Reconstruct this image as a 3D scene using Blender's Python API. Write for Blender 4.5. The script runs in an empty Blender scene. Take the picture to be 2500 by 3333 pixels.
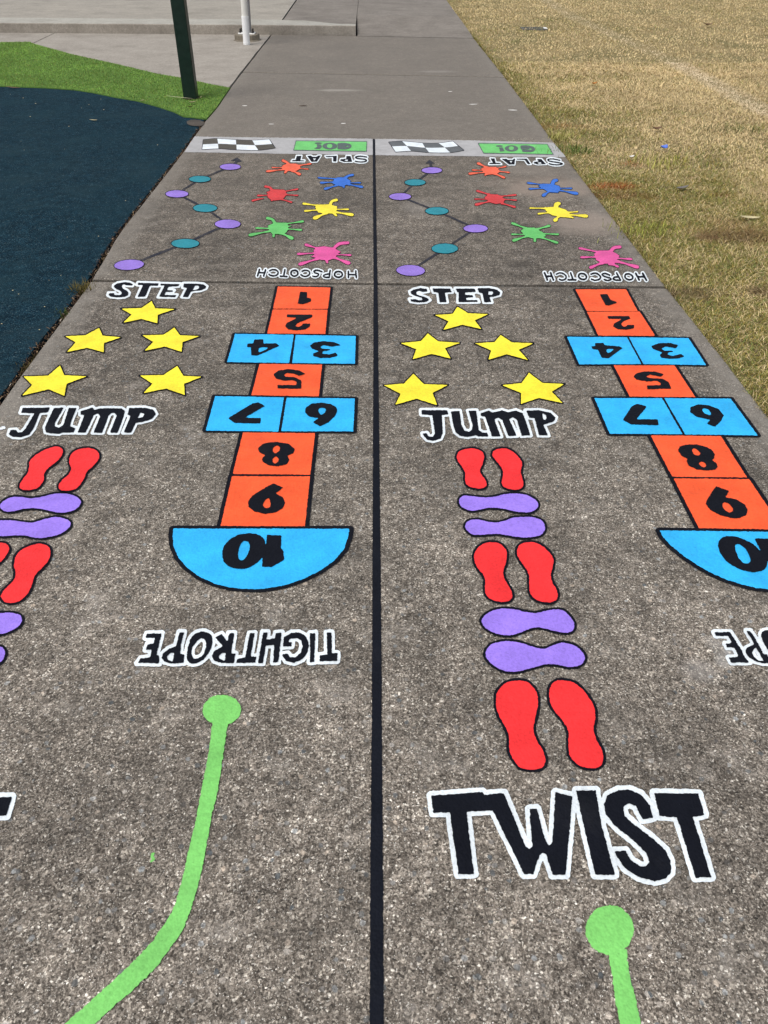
import bpy, math, random
import numpy as np
from mathutils import Matrix, Vector
random.seed(7); RNG = np.random.default_rng(11)
S = bpy.context.scene
COL = S.collection

# ------------------------------------------------------------------ camera, sky, sun, exposure
SW, SH, FPX = 2500.0, 3333.0, 2503.0
CAM_H = 1.55
PITCH, YAW, ROLL = math.radians(38.4), math.radians(1.04), math.radians(0.3)
st, ct, sy, cy = math.sin(PITCH), math.cos(PITCH), math.sin(YAW), math.cos(YAW)
FWD = np.array([sy*ct, cy*ct, -st]); R0 = np.array([cy, -sy, 0.0]); U0 = np.cross(R0, FWD)
cr, sr = math.cos(ROLL), math.sin(ROLL)
RGT = cr*R0 + sr*U0; UPV = -sr*R0 + cr*U0
cd = bpy.data.cameras.new("camera"); cam = bpy.data.objects.new("camera", cd); COL.objects.link(cam)
cd.sensor_fit = 'VERTICAL'; cd.sensor_height = 36.0; cd.lens = FPX/SH*36.0
cd.clip_start = 0.05; cd.clip_end = 1000
m = Matrix.Identity(4)
for i in range(3):
    m[i][0] = RGT[i]; m[i][1] = UPV[i]; m[i][2] = -FWD[i]
m[2][3] = CAM_H
cam.matrix_world = m
S.camera = cam

w = bpy.data.worlds.new("World"); S.world = w; w.use_nodes = True
SUN_EL, SUN_AZ = math.radians(62), math.radians(-130)
sk = w.node_tree.nodes.new('ShaderNodeTexSky'); sk.sky_type = 'NISHITA'; sk.sun_disc = False
sk.sun_elevation = SUN_EL; sk.sun_rotation = SUN_AZ; sk.air_density = 1.0; sk.dust_density = 3.0; sk.ozone_density = 1.0
bg = w.node_tree.nodes['Background']; bg.inputs['Strength'].default_value = 0.12
hs = w.node_tree.nodes.new('ShaderNodeHueSaturation'); hs.inputs['Saturation'].default_value = 0.30   # hazy, nearly white cloud cover
w.node_tree.links.new(sk.outputs[0], hs.inputs['Color']); w.node_tree.links.new(hs.outputs[0], bg.inputs[0])
sd = bpy.data.lights.new("sun", 'SUN'); so = bpy.data.objects.new("sun", sd); COL.objects.link(so)
sd.energy = 1.4; sd.angle = math.radians(28); sd.color = (1.0, 0.93, 0.84)
sdir = Vector((math.sin(SUN_AZ)*math.cos(SUN_EL), math.cos(SUN_AZ)*math.cos(SUN_EL), math.sin(SUN_EL)))
so.rotation_euler = sdir.to_track_quat('Z', 'Y').to_euler()
S.view_settings.view_transform = 'Standard'; S.view_settings.look = 'None'
S.view_settings.exposure = 0.45; S.view_settings.gamma = 1.0
try: S.view_settings.use_curve_mapping = False
except Exception: pass

# ------------------------------------------------------------------ ground geometry of the photograph
def unproj(P, z=0.0):
    P = np.asarray(P, float).reshape(-1, 2)
    d = FWD[None] + RGT[None]*((P[:, :1]-SW/2)/FPX) + UPV[None]*((SH/2-P[:, 1:2])/FPX)
    t = (z-CAM_H)/d[:, 2]
    return np.stack([d[:, 0]*t, d[:, 1]*t], 1)
def proj(G, z=0.0):
    G = np.asarray(G, float).reshape(-1, 2)
    v = np.stack([G[:, 0], G[:, 1], np.full(len(G), z-CAM_H)], 1)
    f = v@FWD
    return np.stack([SW/2+FPX*(v@RGT)/f, SH/2-FPX*(v@UPV)/f], 1)
CROP = dict(A1=(780,440,1659/440), A2=(780,640,1659/440), B1=(1500,440,1659/440), B2=(1640,560,3.318), FL=(600,430,1659/620),
    FR=(1200,430,2.37), A=(200,420,1.58), B=(1150,420,1.58), C=(0,880,2.07375), C2=(300,850,3.95), D=(600,880,2.37), E=(1200,900,2.37),
    F=(1800,900,2.37), F2=(2000,1250,3.16), G=(0,1400,2.37), H=(500,1400,2.212), I=(1400,1400,2.765), T=(400,1980,2.212),
    T2=(2200,2000,5.53), K=(0,2200,1.3272), L=(1250,2200,1.3272), Z1=(0,0,1.659), Z2=(1000,0,1.106), P1=(700,0,3.318), P2=(500,0,5.53),
    JL=(0,1300,952/553), JR=(1340,1310,1.904), Q=(1700,400,2.07375), S=(0,0,1.0))
def P(c, pts):
    ox, oy, s = CROP[c]
    return np.array([(ox+x/s, oy+y/s) for x, y in pts], float)
def cat(pts, n=6):                      # closed Catmull-Rom
    p = np.asarray(pts, float); N = len(p); out = []
    for i in range(N):
        a, b, c, d = p[i-1], p[i], p[(i+1) % N], p[(i+2) % N]
        for k in range(n):
            t = k/n
            out.append(0.5*((2*b)+(c-a)*t+(2*a-5*b+4*c-d)*t*t+(-a+3*b-3*c+d)*t**3))
    return np.array(out)
def catopen(pts, n=8):
    p = np.asarray(pts, float); p = np.vstack([2*p[0]-p[1], p, 2*p[-1]-p[-2]]); out = []
    for i in range(1, len(p)-2):
        a, b, c, d = p[i-1], p[i], p[i+1], p[i+2]
        for k in range(n):
            t = k/n
            out.append(0.5*((2*b)+(c-a)*t+(2*a-5*b+4*c-d)*t*t+(-a+3*b-3*c+d)*t**3))
    out.append(p[-2]); return np.array(out)

# ------------------------------------------------------------------ helpers: things, meshes, materials
def tag(o, label=None, cat_=None, group=None, kind=None):
    if label: o['label'] = label
    if cat_: o['category'] = cat_
    if group: o['group'] = group
    if kind: o['kind'] = kind
    return o
def thing(name, label, cat_, loc, group=None):
    o = bpy.data.objects.new(name, None); COL.objects.link(o); o.location = loc; o.empty_display_size = .05
    return tag(o, label, cat_, group)
def obj(name, verts, faces, mats, parent=None, smooth=False, midx=None):
    me = bpy.data.meshes.new(name); me.from_pydata([tuple(v) for v in verts], [], faces)
    for mm in (mats if isinstance(mats, list) else [mats]): me.materials.append(mm)
    if midx is not None: me.polygons.foreach_set('material_index', midx)
    if smooth: me.polygons.foreach_set('use_smooth', [True]*len(me.polygons))
    me.update()
    o = bpy.data.objects.new(name, me); COL.objects.link(o)
    if parent is not None: o.parent = parent
    return o
def lin(r, g, b):
    f = lambda c: (c/255/12.92 if c/255 <= .04045 else ((c/255+.055)/1.055)**2.4)
    return (f(r), f(g), f(b))
class NT:
    def __init__(s, name):
        s.m = bpy.data.materials.new(name); s.m.use_nodes = True; s.t = s.m.node_tree
        s.b = s.t.nodes['Principled BSDF']; s.b.inputs['Specular IOR Level'].default_value = 0.3
        s.co = s.t.nodes.new('ShaderNodeTexCoord').outputs['Object']
        s.geo = s.t.nodes.new('ShaderNodeNewGeometry').outputs['Position']
    def link(s, a, b): s.t.links.new(a, b)
    def put(s, sock, v):
        if hasattr(v, 'node'): s.link(v, sock)
        else:
            if isinstance(v, tuple) and len(v) == 3 and sock.type == 'RGBA': v = (*v, 1)
            sock.default_value = v
    def noise(s, scale, detail=3, rough=.55, vec=None, out='Fac'):
        n = s.t.nodes.new('ShaderNodeTexNoise'); n.inputs['Scale'].default_value = scale; n.inputs['Detail'].default_value = detail
        n.inputs['Roughness'].default_value = rough; s.link(vec or s.geo, n.inputs['Vector']); return n.outputs[out]
    def voro(s, scale, feature='F1', out='Color', rnd=1.0, vec=None):
        n = s.t.nodes.new('ShaderNodeTexVoronoi'); n.feature = feature; n.inputs['Scale'].default_value = scale
        n.inputs['Randomness'].default_value = rnd; s.link(vec or s.geo, n.inputs['Vector']); return n.outputs[out]
    def ramp(s, f, stops, interp='LINEAR'):
        n = s.t.nodes.new('ShaderNodeValToRGB'); n.color_ramp.interpolation = interp; e = n.color_ramp.elements
        while len(e) < len(stops): e.new(0.5)
        for k, (p, c) in enumerate(stops):
            e[k].position = p; e[k].color = (*c, 1) if isinstance(c, tuple) else (c, c, c, 1)
        s.put(n.inputs[0], f); return n.outputs[0]
    def mix(s, f, a, b, mode='MIX'):
        n = s.t.nodes.new('ShaderNodeMix'); n.data_type = 'RGBA'; n.blend_type = mode
        s.put(n.inputs[0], f); s.put(n.inputs[6], a); s.put(n.inputs[7], b); return n.outputs[2]
    def math(s, op, a, b=0.0, clamp=False):
        n = s.t.nodes.new('ShaderNodeMath'); n.operation = op; n.use_clamp = clamp
        s.put(n.inputs[0], a); s.put(n.inputs[1], b); return n.outputs[0]
    def sep(s, c):
        n = s.t.nodes.new('ShaderNodeSeparateColor'); s.link(c, n.inputs[0]); return n.outputs
    def attr(s, name, out='Fac'):
        n = s.t.nodes.new('ShaderNodeAttribute'); n.attribute_name = name; return n.outputs[out]
    def blob(s, x, y, r0, r1, sx=1.0, sy_=1.0):
        n = s.t.nodes.new('ShaderNodeVectorMath'); n.operation = 'SUBTRACT'; s.link(s.geo, n.inputs[0]); n.inputs[1].default_value = (x, y, 0)
        k = s.t.nodes.new('ShaderNodeVectorMath'); k.operation = 'MULTIPLY'; s.link(n.outputs[0], k.inputs[0]); k.inputs[1].default_value = (1/sx, 1/sy_, 0)
        l = s.t.nodes.new('ShaderNodeVectorMath'); l.operation = 'LENGTH'; s.link(k.outputs[0], l.inputs[0])
        d = s.math('ADD', l.outputs['Value'], s.math('MULTIPLY', s.math('SUBTRACT', s.noise(5, 4), .5), r1*1.2))
        mr = s.t.nodes.new('ShaderNodeMapRange'); mr.interpolation_type = 'SMOOTHSTEP'
        s.link(d, mr.inputs[0]); mr.inputs[1].default_value = r1; mr.inputs[2].default_value = r0; mr.inputs[3].default_value = 0; mr.inputs[4].default_value = 1
        return mr.outputs[0]
    def bump(s, h, strength=.4, dist=.003, normal=None):
        n = s.t.nodes.new('ShaderNodeBump'); n.inputs['Strength'].default_value = strength; n.inputs['Distance'].default_value = dist
        s.put(n.inputs['Height'], h)
        if normal is not None: s.link(normal, n.inputs['Normal'])
        return n.outputs[0]
    def done(s, col, rough=.8, normal=None):
        s.put(s.b.inputs['Base Color'], col); s.put(s.b.inputs['Roughness'], rough)
        if normal is not None: s.link(normal, s.b.inputs['Normal'])
        return s.m

def aggregate_height(n):
    a = n.voro(150, 'F1', 'Distance'); b = n.noise(90, 3)
    return n.math('ADD', n.math('MULTIPLY', a, -.8), n.math('MULTIPLY', b, .7))

def mat_path():
    n = NT('exposed_aggregate_concrete')
    warp = n.t.nodes.new('ShaderNodeVectorMath'); warp.operation = 'MULTIPLY_ADD'
    nz = n.noise(70, 2, out='Color'); n.link(nz, warp.inputs[0]); warp.inputs[1].default_value = (.009, .009, .009); n.link(n.geo, warp.inputs[2])
    st1 = n.sep(n.voro(250, vec=warp.outputs[0]))
    st2 = n.sep(n.voro(430, vec=warp.outputs[0]))
    st3 = n.sep(n.voro(62, vec=warp.outputs[0]))
    matrix = n.ramp(n.noise(300, 4, .75), [(.32, (.026, .021, .016)), (.5, (.115, .097, .079)), (.68, (.27, .235, .195))])
    stone = n.ramp(st1[0], [(0, (.016, .013, .010)), (.3, (.062, .050, .039)), (.55, (.145, .124, .101)), (.8, (.26, .228, .19)), (.93, (.38, .34, .28)), (1, (.62, .58, .51))])
    fine = n.ramp(st2[1], [(0, (.018, .015, .011)), (.45, (.105, .089, .072)), (.85, (.23, .202, .168)), (1, (.46, .42, .36))])
    c = n.mix(.5, matrix, fine)
    c = n.mix(n.ramp(st1[1], [(.45, 0.), (.5, .8)]), c, stone)
    big = n.ramp(st3[0], [(0, (.07, .08, .085)), (.4, (.12, .105, .09)), (.7, (.2, .21, .21)), (1, (.33, .27, .21))])
    c = n.mix(n.math('MULTIPLY', n.ramp(st3[1], [(.84, 0.), (.86, 1.)]), n.ramp(n.voro(62, 'F1', 'Distance', vec=warp.outputs[0]), [(.32, .9), (.42, 0.)])), c, big)
    white = n.math('MULTIPLY', n.ramp(st2[2], [(.962, 0.), (.968, 1.)]), n.ramp(n.voro(430, 'F1', 'Distance', vec=warp.outputs[0]), [(.3, .9), (.45, 0.)]))
    c = n.mix(white, c, (.62, .60, .55))
    grit = n.ramp(n.noise(190, 3, .8), [(.34, .38), (.5, 1.0), (.66, 1.62)])
    c = n.mix(.85, c, n.mix(1.0, c, grit, 'MULTIPLY'))
    # weathering: blotches at several sizes
    lo = n.ramp(n.noise(1.6, 5, .6), [(.30, .66), (.5, 1.0), (.72, 1.30)])
    mid = n.ramp(n.noise(11, 5, .68), [(.28, .60), (.5, 1.0), (.75, 1.55)])
    sm = n.ramp(n.noise(48, 3, .6), [(.28, .62), (.5, 1.0), (.72, 1.48)])
    c = n.mix(1.0, c, lo, 'MULTIPLY'); c = n.mix(1.0, c, mid, 'MULTIPLY'); c = n.mix(1.0, c, sm, 'MULTIPLY')
    # dark damp-looking patches of lichen
    dk = n.math('MULTIPLY', n.ramp(n.noise(2.7, 6, .7), [(.52, 0.), (.66, .55)]), n.ramp(n.noise(60, 3), [(.3, .3), (.6, 1.)]))
    c = n.mix(dk, c, (.052, .047, .04))
    pale = n.math('MULTIPLY', n.ramp(n.noise(5.5, 6, .7), [(.56, 0.), (.74, .62)]), n.ramp(n.noise(130, 2), [(.35, .2), (.6, 1.)]))
    c = n.mix(pale, c, (.30, .275, .245))
    # smoother trowelled edge, paler
    mg = n.math('MULTIPLY', n.attr('margin'), n.ramp(n.noise(9, 4), [(.3, .35), (.65, 1.)]))
    c = n.mix(n.math('MULTIPLY', mg, .8), c, n.mix(n.noise(120, 3), (.17, .155, .135), (.31, .285, .25)))
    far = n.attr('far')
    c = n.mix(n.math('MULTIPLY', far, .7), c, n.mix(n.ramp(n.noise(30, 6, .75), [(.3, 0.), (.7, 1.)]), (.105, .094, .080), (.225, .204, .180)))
    for (x, y, r0, r1, sx, sy_, k, colr) in STAINS:
        c = n.mix(n.math('MULTIPLY', n.blob(x, y, r0, r1, sx, sy_), k), c, colr)
    nb = n.bump(aggregate_height(n), .55, .0035)
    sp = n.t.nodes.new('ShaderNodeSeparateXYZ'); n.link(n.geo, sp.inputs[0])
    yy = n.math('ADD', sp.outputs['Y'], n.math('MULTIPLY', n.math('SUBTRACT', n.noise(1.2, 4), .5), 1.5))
    tone = n.ramp(n.math('MULTIPLY', yy, .1), [(.10, (1.19, 1.21, 1.24)), (.23, (1.02, 1.04, 1.06)), (.38, (.86, .865, .875)), (.66, (.84, .83, .82)), (.69, (1.0, 1.0, 1.0))])   # tone darkens gradually along the path, back to neutral past the grey strip
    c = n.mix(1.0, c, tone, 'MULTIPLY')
    return n.done(c, n.ramp(n.noise(30, 2), [(.3, .72), (.7, .9)]), nb)

def mat_smooth_concrete(name, a, b, speck=.5):
    n = NT(name)
    c = n.mix(n.ramp(n.noise(3.0, 6, .7), [(.3, 0.), (.7, 1.)]), a, b)
    c = n.mix(1.0, c, n.ramp(n.noise(28, 5, .7), [(.25, .78), (.5, 1.), (.75, 1.2)]), 'MULTIPLY')
    c = n.mix(speck, c, n.mix(1.0, c, n.ramp(n.noise(240, 3, .7), [(.3, .55), (.5, 1.), (.7, 1.5)]), 'MULTIPLY'))
    dk = n.ramp(n.noise(1.3, 6, .72), [(.52, 0.), (.72, .45)])
    c = n.mix(dk, c, (a[0]*.5, a[1]*.48, a[2]*.46))
    return n.done(c, .82, n.bump(n.noise(160, 3), .4, .002))

def mat_paint(name, col, bump=.5, pits=.35, rough=.55, wear=0.0):
    n = NT(name)
    dark = tuple(v*.80 for v in col)
    c = n.mix(n.ramp(n.noise(9, 4, .6), [(.3, 0.), (.7, 1.)]), dark, tuple(min(1, v*1.07) for v in col))
    c = n.mix(1.0, c, n.ramp(n.noise(140, 3, .6), [(.3, .86), (.5, 1.), (.7, 1.1)]), 'MULTIPLY')
    grime = n.math('MULTIPLY', n.ramp(n.noise(3.5, 5, .7), [(.55, 0.), (.75, .16)]), 1.0)
    c = n.mix(grime, c, tuple(.5*v+.05 for v in col))
    p = n.math('MULTIPLY', n.ramp(n.sep(n.voro(230))[0], [(.955, 0.), (.975, pits)]), n.ramp(n.voro(230, 'F1', 'Distance'), [(.2, 1.), (.4, 0.)]))
    c = n.mix(p, c, tuple(v*.35+.01 for v in col))
    if wear > 0:
        wv = n.math('MULTIPLY', n.ramp(n.math('ADD', n.math('MULTIPLY', n.noise(140, 4, .7), .6), n.math('MULTIPLY', n.noise(7, 3), .4)), [(.60-wear*.35, 0.), (.68-wear*.1, 1.)]), .8)
        c = n.mix(wv, c, (.13, .115, .10))
    nb = n.bump(aggregate_height(n), bump*.75, .003)
    n.b.inputs['Specular IOR Level'].default_value = .07 if max(col) < .05 else .2
    return n.done(c, n.ramp(n.noise(60, 2), [(.3, rough-.08), (.7, rough+.12)]), nb)

# ------------------------------------------------------------------ painted shapes: signed distance in the plane, contoured to a real sheet
def sd_poly(X, Y, poly, ay=1.0):
    p = np.asarray(poly, float); q = np.roll(p, -1, 0)
    d2 = np.full(X.shape, 1e18); ins = np.zeros(X.shape, bool); Ya = Y*ay
    for (x0, y0), (x1, y1) in zip(p, q):
        ex, ey = x1-x0, (y1-y0)*ay; L = ex*ex+ey*ey+1e-12
        wx, wy = X-x0, Ya-y0*ay
        t = np.clip((wx*ex+wy*ey)/L, 0, 1)
        d2 = np.minimum(d2, (wx-t*ex)**2+(wy-t*ey)**2)
        if y0 != y1:
            c = ((y0 <= Y) & (Y < y1)) | ((y1 <= Y) & (Y < y0))
            ins ^= c & (X < x0+(Y-y0)*(x1-x0)/(y1-y0))
    d = np.sqrt(d2); return np.where(ins, -d, d)
def sd_stroke(X, Y, pts, rad, ay=1.0):
    p = np.asarray(pts, float); r = np.broadcast_to(np.asarray(rad, float), (len(p),))
    d = np.full(X.shape, 1e9); Ya = Y*ay
    for i in range(len(p)-1):
        x0, y0 = p[i]; x1, y1 = p[i+1]; ex, ey = x1-x0, (y1-y0)*ay; L = ex*ex+ey*ey+1e-12
        wx, wy = X-x0, Ya-y0*ay; t = np.clip((wx*ex+wy*ey)/L, 0, 1)
        d = np.minimum(d, np.hypot(wx-t*ex, wy-t*ey)-(r[i]+t*(r[i+1]-r[i])))
    return d
class Shape:
    k = 0.0                            # polys minus holes, plus strokes
    def __init__(s, polys=(), holes=(), strokes=()):
        s.polys, s.holes, s.strokes = list(polys), list(holes), list(strokes)
    def pts(s): return np.vstack([np.asarray(a, float) for a in s.polys+[b for b, r in s.strokes]])
    def rmax(s): return max([0]+[float(np.max(r)) for b, r in s.strokes])
    def sd(s, X, Y, ay=1.0):
        d = np.full(X.shape, 1e9)
        for p in s.polys: d = np.minimum(d, sd_poly(X, Y, p, ay))
        for p, r in s.strokes:
            e = sd_stroke(X, Y, p, r, ay)
            if s.k: h = np.clip(.5+.5*(e-d)/s.k, 0, 1); d = e*(1-h)+d*h-s.k*h*(1-h)
            else: d = np.minimum(d, e)
        for h in s.holes: d = np.maximum(d, -sd_poly(X, Y, h, ay))
        return d
    def moved(s, g):                    # slide on the ground plane by g metres
        f = lambda p: proj(unproj(p)+np.asarray(g)[None])
        return Shape([f(p) for p in s.polys], [f(p) for p in s.holes], [(f(p), r) for p, r in s.strokes])
def hash2(ix, iy):
    h = (ix.astype(np.int64)*374761393+iy.astype(np.int64)*668265263) & 0x7fffffff
    h = ((h ^ (h >> 13))*1274126177) & 0x7fffffff
    return ((h ^ (h >> 16)) & 0xffff)/65535.0
def vnoise(x, y):
    ix, iy = np.floor(x), np.floor(y); fx, fy = x-ix, y-iy; fx = fx*fx*(3-2*fx); fy = fy*fy*(3-2*fy)
    a = hash2(ix, iy)*(1-fx)+hash2(ix+1, iy)*fx; b = hash2(ix, iy+1)*(1-fx)+hash2(ix+1, iy+1)*fx
    return a*(1-fy)+b*fy
def fbm(x, y, n=4):
    s = 0; a = .5
    for k in range(n): s = s+a*vnoise(x+17.3*k, y+9.1*k); x = x*2.03; y = y*2.03; a *= .5
    return s/(1-.5**n)
def ppm(y): return (y+318)*ct/CAM_H
def contour(shapes, grow=0.0, z=.003, ay=1.0, rag=1.0, soft=0, step=None, clip=None):
    """ground-plane sheet covering {sd < grow}; returns verts (n,3), faces"""
    allp = np.vstack([s.pts() for s in shapes]); pad = max(s.rmax() for s in shapes)+max(grow, 0)+6
    x0, y0 = allp.min(0)-pad; x1, y1 = allp.max(0)+pad
    ym = (y0+y1)/2
    if step is None: step = min(1.7, max(.7, min(x1-x0, (y1-y0)*1.6)/60))
    nx, ny = int((x1-x0)/step)+2, int((y1-y0)/step)+2
    X, Y = np.meshgrid(x0+np.arange(nx)*step, y0+np.arange(ny)*step)
    d = np.full(X.shape, 1e9)
    for s in shapes: d = np.minimum(d, s.sd(X, Y, ay))
    for _ in range(soft):
        d = (np.roll(d, 1, 0)+np.roll(d, -1, 0)+2*d)/4; d = (np.roll(d, 1, 1)+np.roll(d, -1, 1)+2*d)/4
    g = unproj(np.stack([X.ravel(), Y.ravel()], 1), z); gx, gy = g[:, 0].reshape(X.shape), g[:, 1].reshape(X.shape)
    k = ppm(Y)/1000.0                    # px per mm
    d = d-grow+rag*((vnoise(gx/.0075, gy/.0075)-.5)*1.5*k+(vnoise(gx/.0035+5, gy/.0035)-.5)*1.5*k+(vnoise(gx/.09, gy/.09)-.5)*.7*k)
    d[0, :] = d[-1, :] = 1; d[:, 0] = d[:, -1] = 1
    ins = d < 0
    c = ins[:-1, :-1].astype(int)+2*ins[:-1, 1:]+4*ins[1:, 1:]+8*ins[1:, :-1]
    verts = []; index = {}; faces = []
    def corner(i, j):
        key = (0, i, j)
        if key not in index: index[key] = len(verts); verts.append((X[j, i], Y[j, i]))
        return index[key]
    def hx(i, j):
        key = (1, i, j)
        if key not in index:
            a, b = d[j, i], d[j, i+1]; t = a/(a-b); index[key] = len(verts); verts.append((X[j, i]+t*step, Y[j, i]))
        return index[key]
    def vy(i, j):
        key = (2, i, j)
        if key not in index:
            a, b = d[j, i], d[j+1, i]; t = a/(a-b); index[key] = len(verts); verts.append((X[j, i], Y[j, i]+t*step))
        return index[key]
    full = c == 15
    for j in range(ny-1):
        row = np.flatnonzero(full[j])
        if len(row) == 0: continue
        br = np.flatnonzero(np.diff(row) > 1); s0 = np.r_[row[0], row[br+1]]; s1 = np.r_[row[br], row[-1]]
        for a, b in zip(s0, s1): faces.append([corner(a, j), corner(b+1, j), corner(b+1, j+1), corner(a, j+1)])
    for j, i in zip(*np.nonzero((c > 0) & (c < 15))):
        v = c[j, i]
        A, B, Cc, D = (i, j), (i+1, j), (i+1, j+1), (i, j+1)
        ring = []
        bits = [v & 1, v & 2, v & 4, v & 8]; cs = [A, B, Cc, D]
        ed = [lambda: hx(i, j), lambda: vy(i+1, j), lambda: hx(i, j+1), lambda: vy(i, j)]
        if v in (5, 10):
            for q in range(4):
                if bits[q]: faces.append([corner(*cs[q]), ed[q](), ed[q-1]()])
            continue
        for q in range(4):
            if bits[q]: ring.append(corner(*cs[q]))
            if bool(bits[q]) != bool(bits[(q+1) % 4]): ring.append(ed[q]())
        if len(ring) >= 3: faces.append(ring)
    gv = unproj(np.array(verts), z)
    return np.column_stack([gv, np.full(len(gv), z)]), [f[::-1] for f in faces]
def sheet(name, shapes, mat, parent=None, **kw):
    v, f = contour(shapes if isinstance(shapes, list) else [shapes], **kw)
    if parent is None:
        c = np.array([v[:, 0].mean(), v[:, 1].mean(), 0])
        o = obj(name, v-c, f, mat); o.location = c; return o
    return obj(name, v-np.array(parent.location), f, mat, parent)
def centre(shapes, z=0):
    g = unproj(np.vstack([s.pts() for s in shapes]), z); c = (g.min(0)+g.max(0))/2; return (c[0], c[1], 0.0)
Z_BAND, Z_EDGE, Z_FILL, Z_TOP = .0015, .003, .0045, .006

def gp(c, x, y): return tuple(unproj(P(c, [(x, y)]))[0])
STAINS = []
for (c, x, y, r0, r1, sx, sy_, k, colr) in [
    ('B', 1000, 300, .08, .42, 1.3, .9, .75, (.30, .245, .205)), ('B', 1180, 480, .1, .36, 1.0, .9, .75, (.31, .26, .22)),
    ('B', 900, 215, .05, .3, 1.3, .9, .5, (.27, .24, .21)), ('Z2', 110, 325, .05, .2, 1.6, .45, .6, (.33, .31, .28)),
    ('Z2', 470, 258, .05, .2, 1.5, .5, .4, (.30, .28, .26)), ('B', 340, 400, .03, .16, 1.2, 1.6, .4, (.26, .24, .22)),
    ('T2', 430, 1030, .005, .05, 1.2, 1.0, .2, (.42, .40, .38)), ('T2', 760, 540, .005, .04, 1.0, 1.0, .18, (.50, .49, .47)),
    ('T2', 860, 830, .005, .035, .8, 1.0, .25, (.52, .51, .49)), ('T2', 990, 680, .005, .025, 1.0, 1.0, .3, (.6, .6, .6))]:
    gx, gy = gp(c, x, y); STAINS.append((gx, gy, r0, r1, sx, sy_, k, colr))

# ------------------------------------------------------------------ path: edges, joints, slabs
LE = P('S', [(0,1316),(111,1160),(299,909),(390,755),(595,496),(669,392),(702,356),(750,286),(784,241),(886,111)])
RE = P('S', [(2500,1354),(2306,1102),(2175,940),(1846,515),(1805,463),(1633,237),(1542,124),(1457,5)])
gl, gr = unproj(LE), unproj(RE)
gl = gl[np.argsort(gl[:, 1])]; gr = gr[np.argsort(gr[:, 1])]
def ext(g, Y):
    if Y < g[0, 1]: return g[0, 0]+(g[2, 0]-g[0, 0])/(g[2, 1]-g[0, 1])*(Y-g[0, 1])
    if Y > g[-1, 1]: return g[-1, 0]+(g[-1, 0]-g[-3, 0])/(g[-1, 1]-g[-3, 1])*(Y-g[-1, 1])
    return float(np.interp(Y, g[:, 1], g[:, 0]))
XL = lambda Y: ext(gl, Y)
XR = lambda Y: ext(gr, Y)
def joint_line(pts):
    g = unproj(P('S', pts)); k = np.polyfit(g[:, 0], g[:, 1], 1); return lambda X: k[0]*X+k[1]
J0 = lambda X: -1.6+0*X
J1 = joint_line([(299,909),(600,913),(1217,922),(1300,923.5),(1800,927),(2167,931)])
J2 = joint_line([(632,444),(1217,451),(1800,464)])
J3 = joint_line([(823,235),(1000,238),(1633,250)])
J4 = joint_line([(886,112),(1163,115),(1542,124)])
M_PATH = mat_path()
SMAX = 48
def slab(ja, jb, gap, name='path'):
    Vv, Ff, mg, fr = [], [], [], []
    W = 2.9
    sv = np.r_[0, .010, .03, .09, .15, np.linspace(.25, W-.25, 13), W-.15, W-.09, W-.03, W-.010, W]/W
    # lines along the path
    Lm = float(jb(0)-ja(0)); n = max(3, int(Lm/.22))
    tv = np.r_[0, .010, .03, .07, np.linspace(.15, max(.2, Lm-.15), n), Lm-.07, Lm-.03, Lm-.010, Lm]/Lm
    for t in tv:
        for s in sv:
            X = 0
            for _ in range(4):
                Y = (1-t)*(ja(X)+gap/2)+t*(jb(X)-gap/2); X = (1-s)*XL(Y)+s*XR(Y)
            de = min(s*W, (1-s)*W, t*Lm, (1-t)*Lm); ds = min(s*W, (1-s)*W); dt = min(t*Lm, (1-t)*Lm)
            wob = (vnoise(np.array(X/.03), np.array(Y/.03))-.5)*.006 if de < 1e-6 else 0
            z = -.007 if de < 1e-6 else (-.0015 if de < .011 else 0.0)
            Vv.append((X+(wob if ds < 1e-6 else 0), Y+(wob if dt < 1e-6 else 0), z))
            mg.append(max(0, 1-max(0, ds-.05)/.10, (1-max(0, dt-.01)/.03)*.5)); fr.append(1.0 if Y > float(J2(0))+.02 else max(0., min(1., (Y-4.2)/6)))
    A, B = len(tv), len(sv)
    for a in range(A-1):
        for b in range(B-1): Ff.append((a*B+b, a*B+b+1, (a+1)*B+b+1, (a+1)*B+b))
    ring = [b for b in range(B)]+[a*B+B-1 for a in range(1, A)]+[(A-1)*B+b for b in range(B-2, -1, -1)]+[a*B for a in range(A-2, 0, -1)]
    off = len(Vv)
    for i in ring: Vv.append((Vv[i][0], Vv[i][1], -.09)); mg.append(.2); fr.append(fr[i])
    for i in range(len(ring)):
        j = (i+1) % len(ring); Ff.append((ring[j], ring[i], off+i, off+j))
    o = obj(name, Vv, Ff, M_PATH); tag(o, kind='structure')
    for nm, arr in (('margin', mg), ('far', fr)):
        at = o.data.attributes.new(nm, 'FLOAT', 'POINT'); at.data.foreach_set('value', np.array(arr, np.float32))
    return o
slab(J0, J1, .034); slab(J1, J2, .034); slab(J2, J3, .045); slab(J3, J4, .05)

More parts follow.
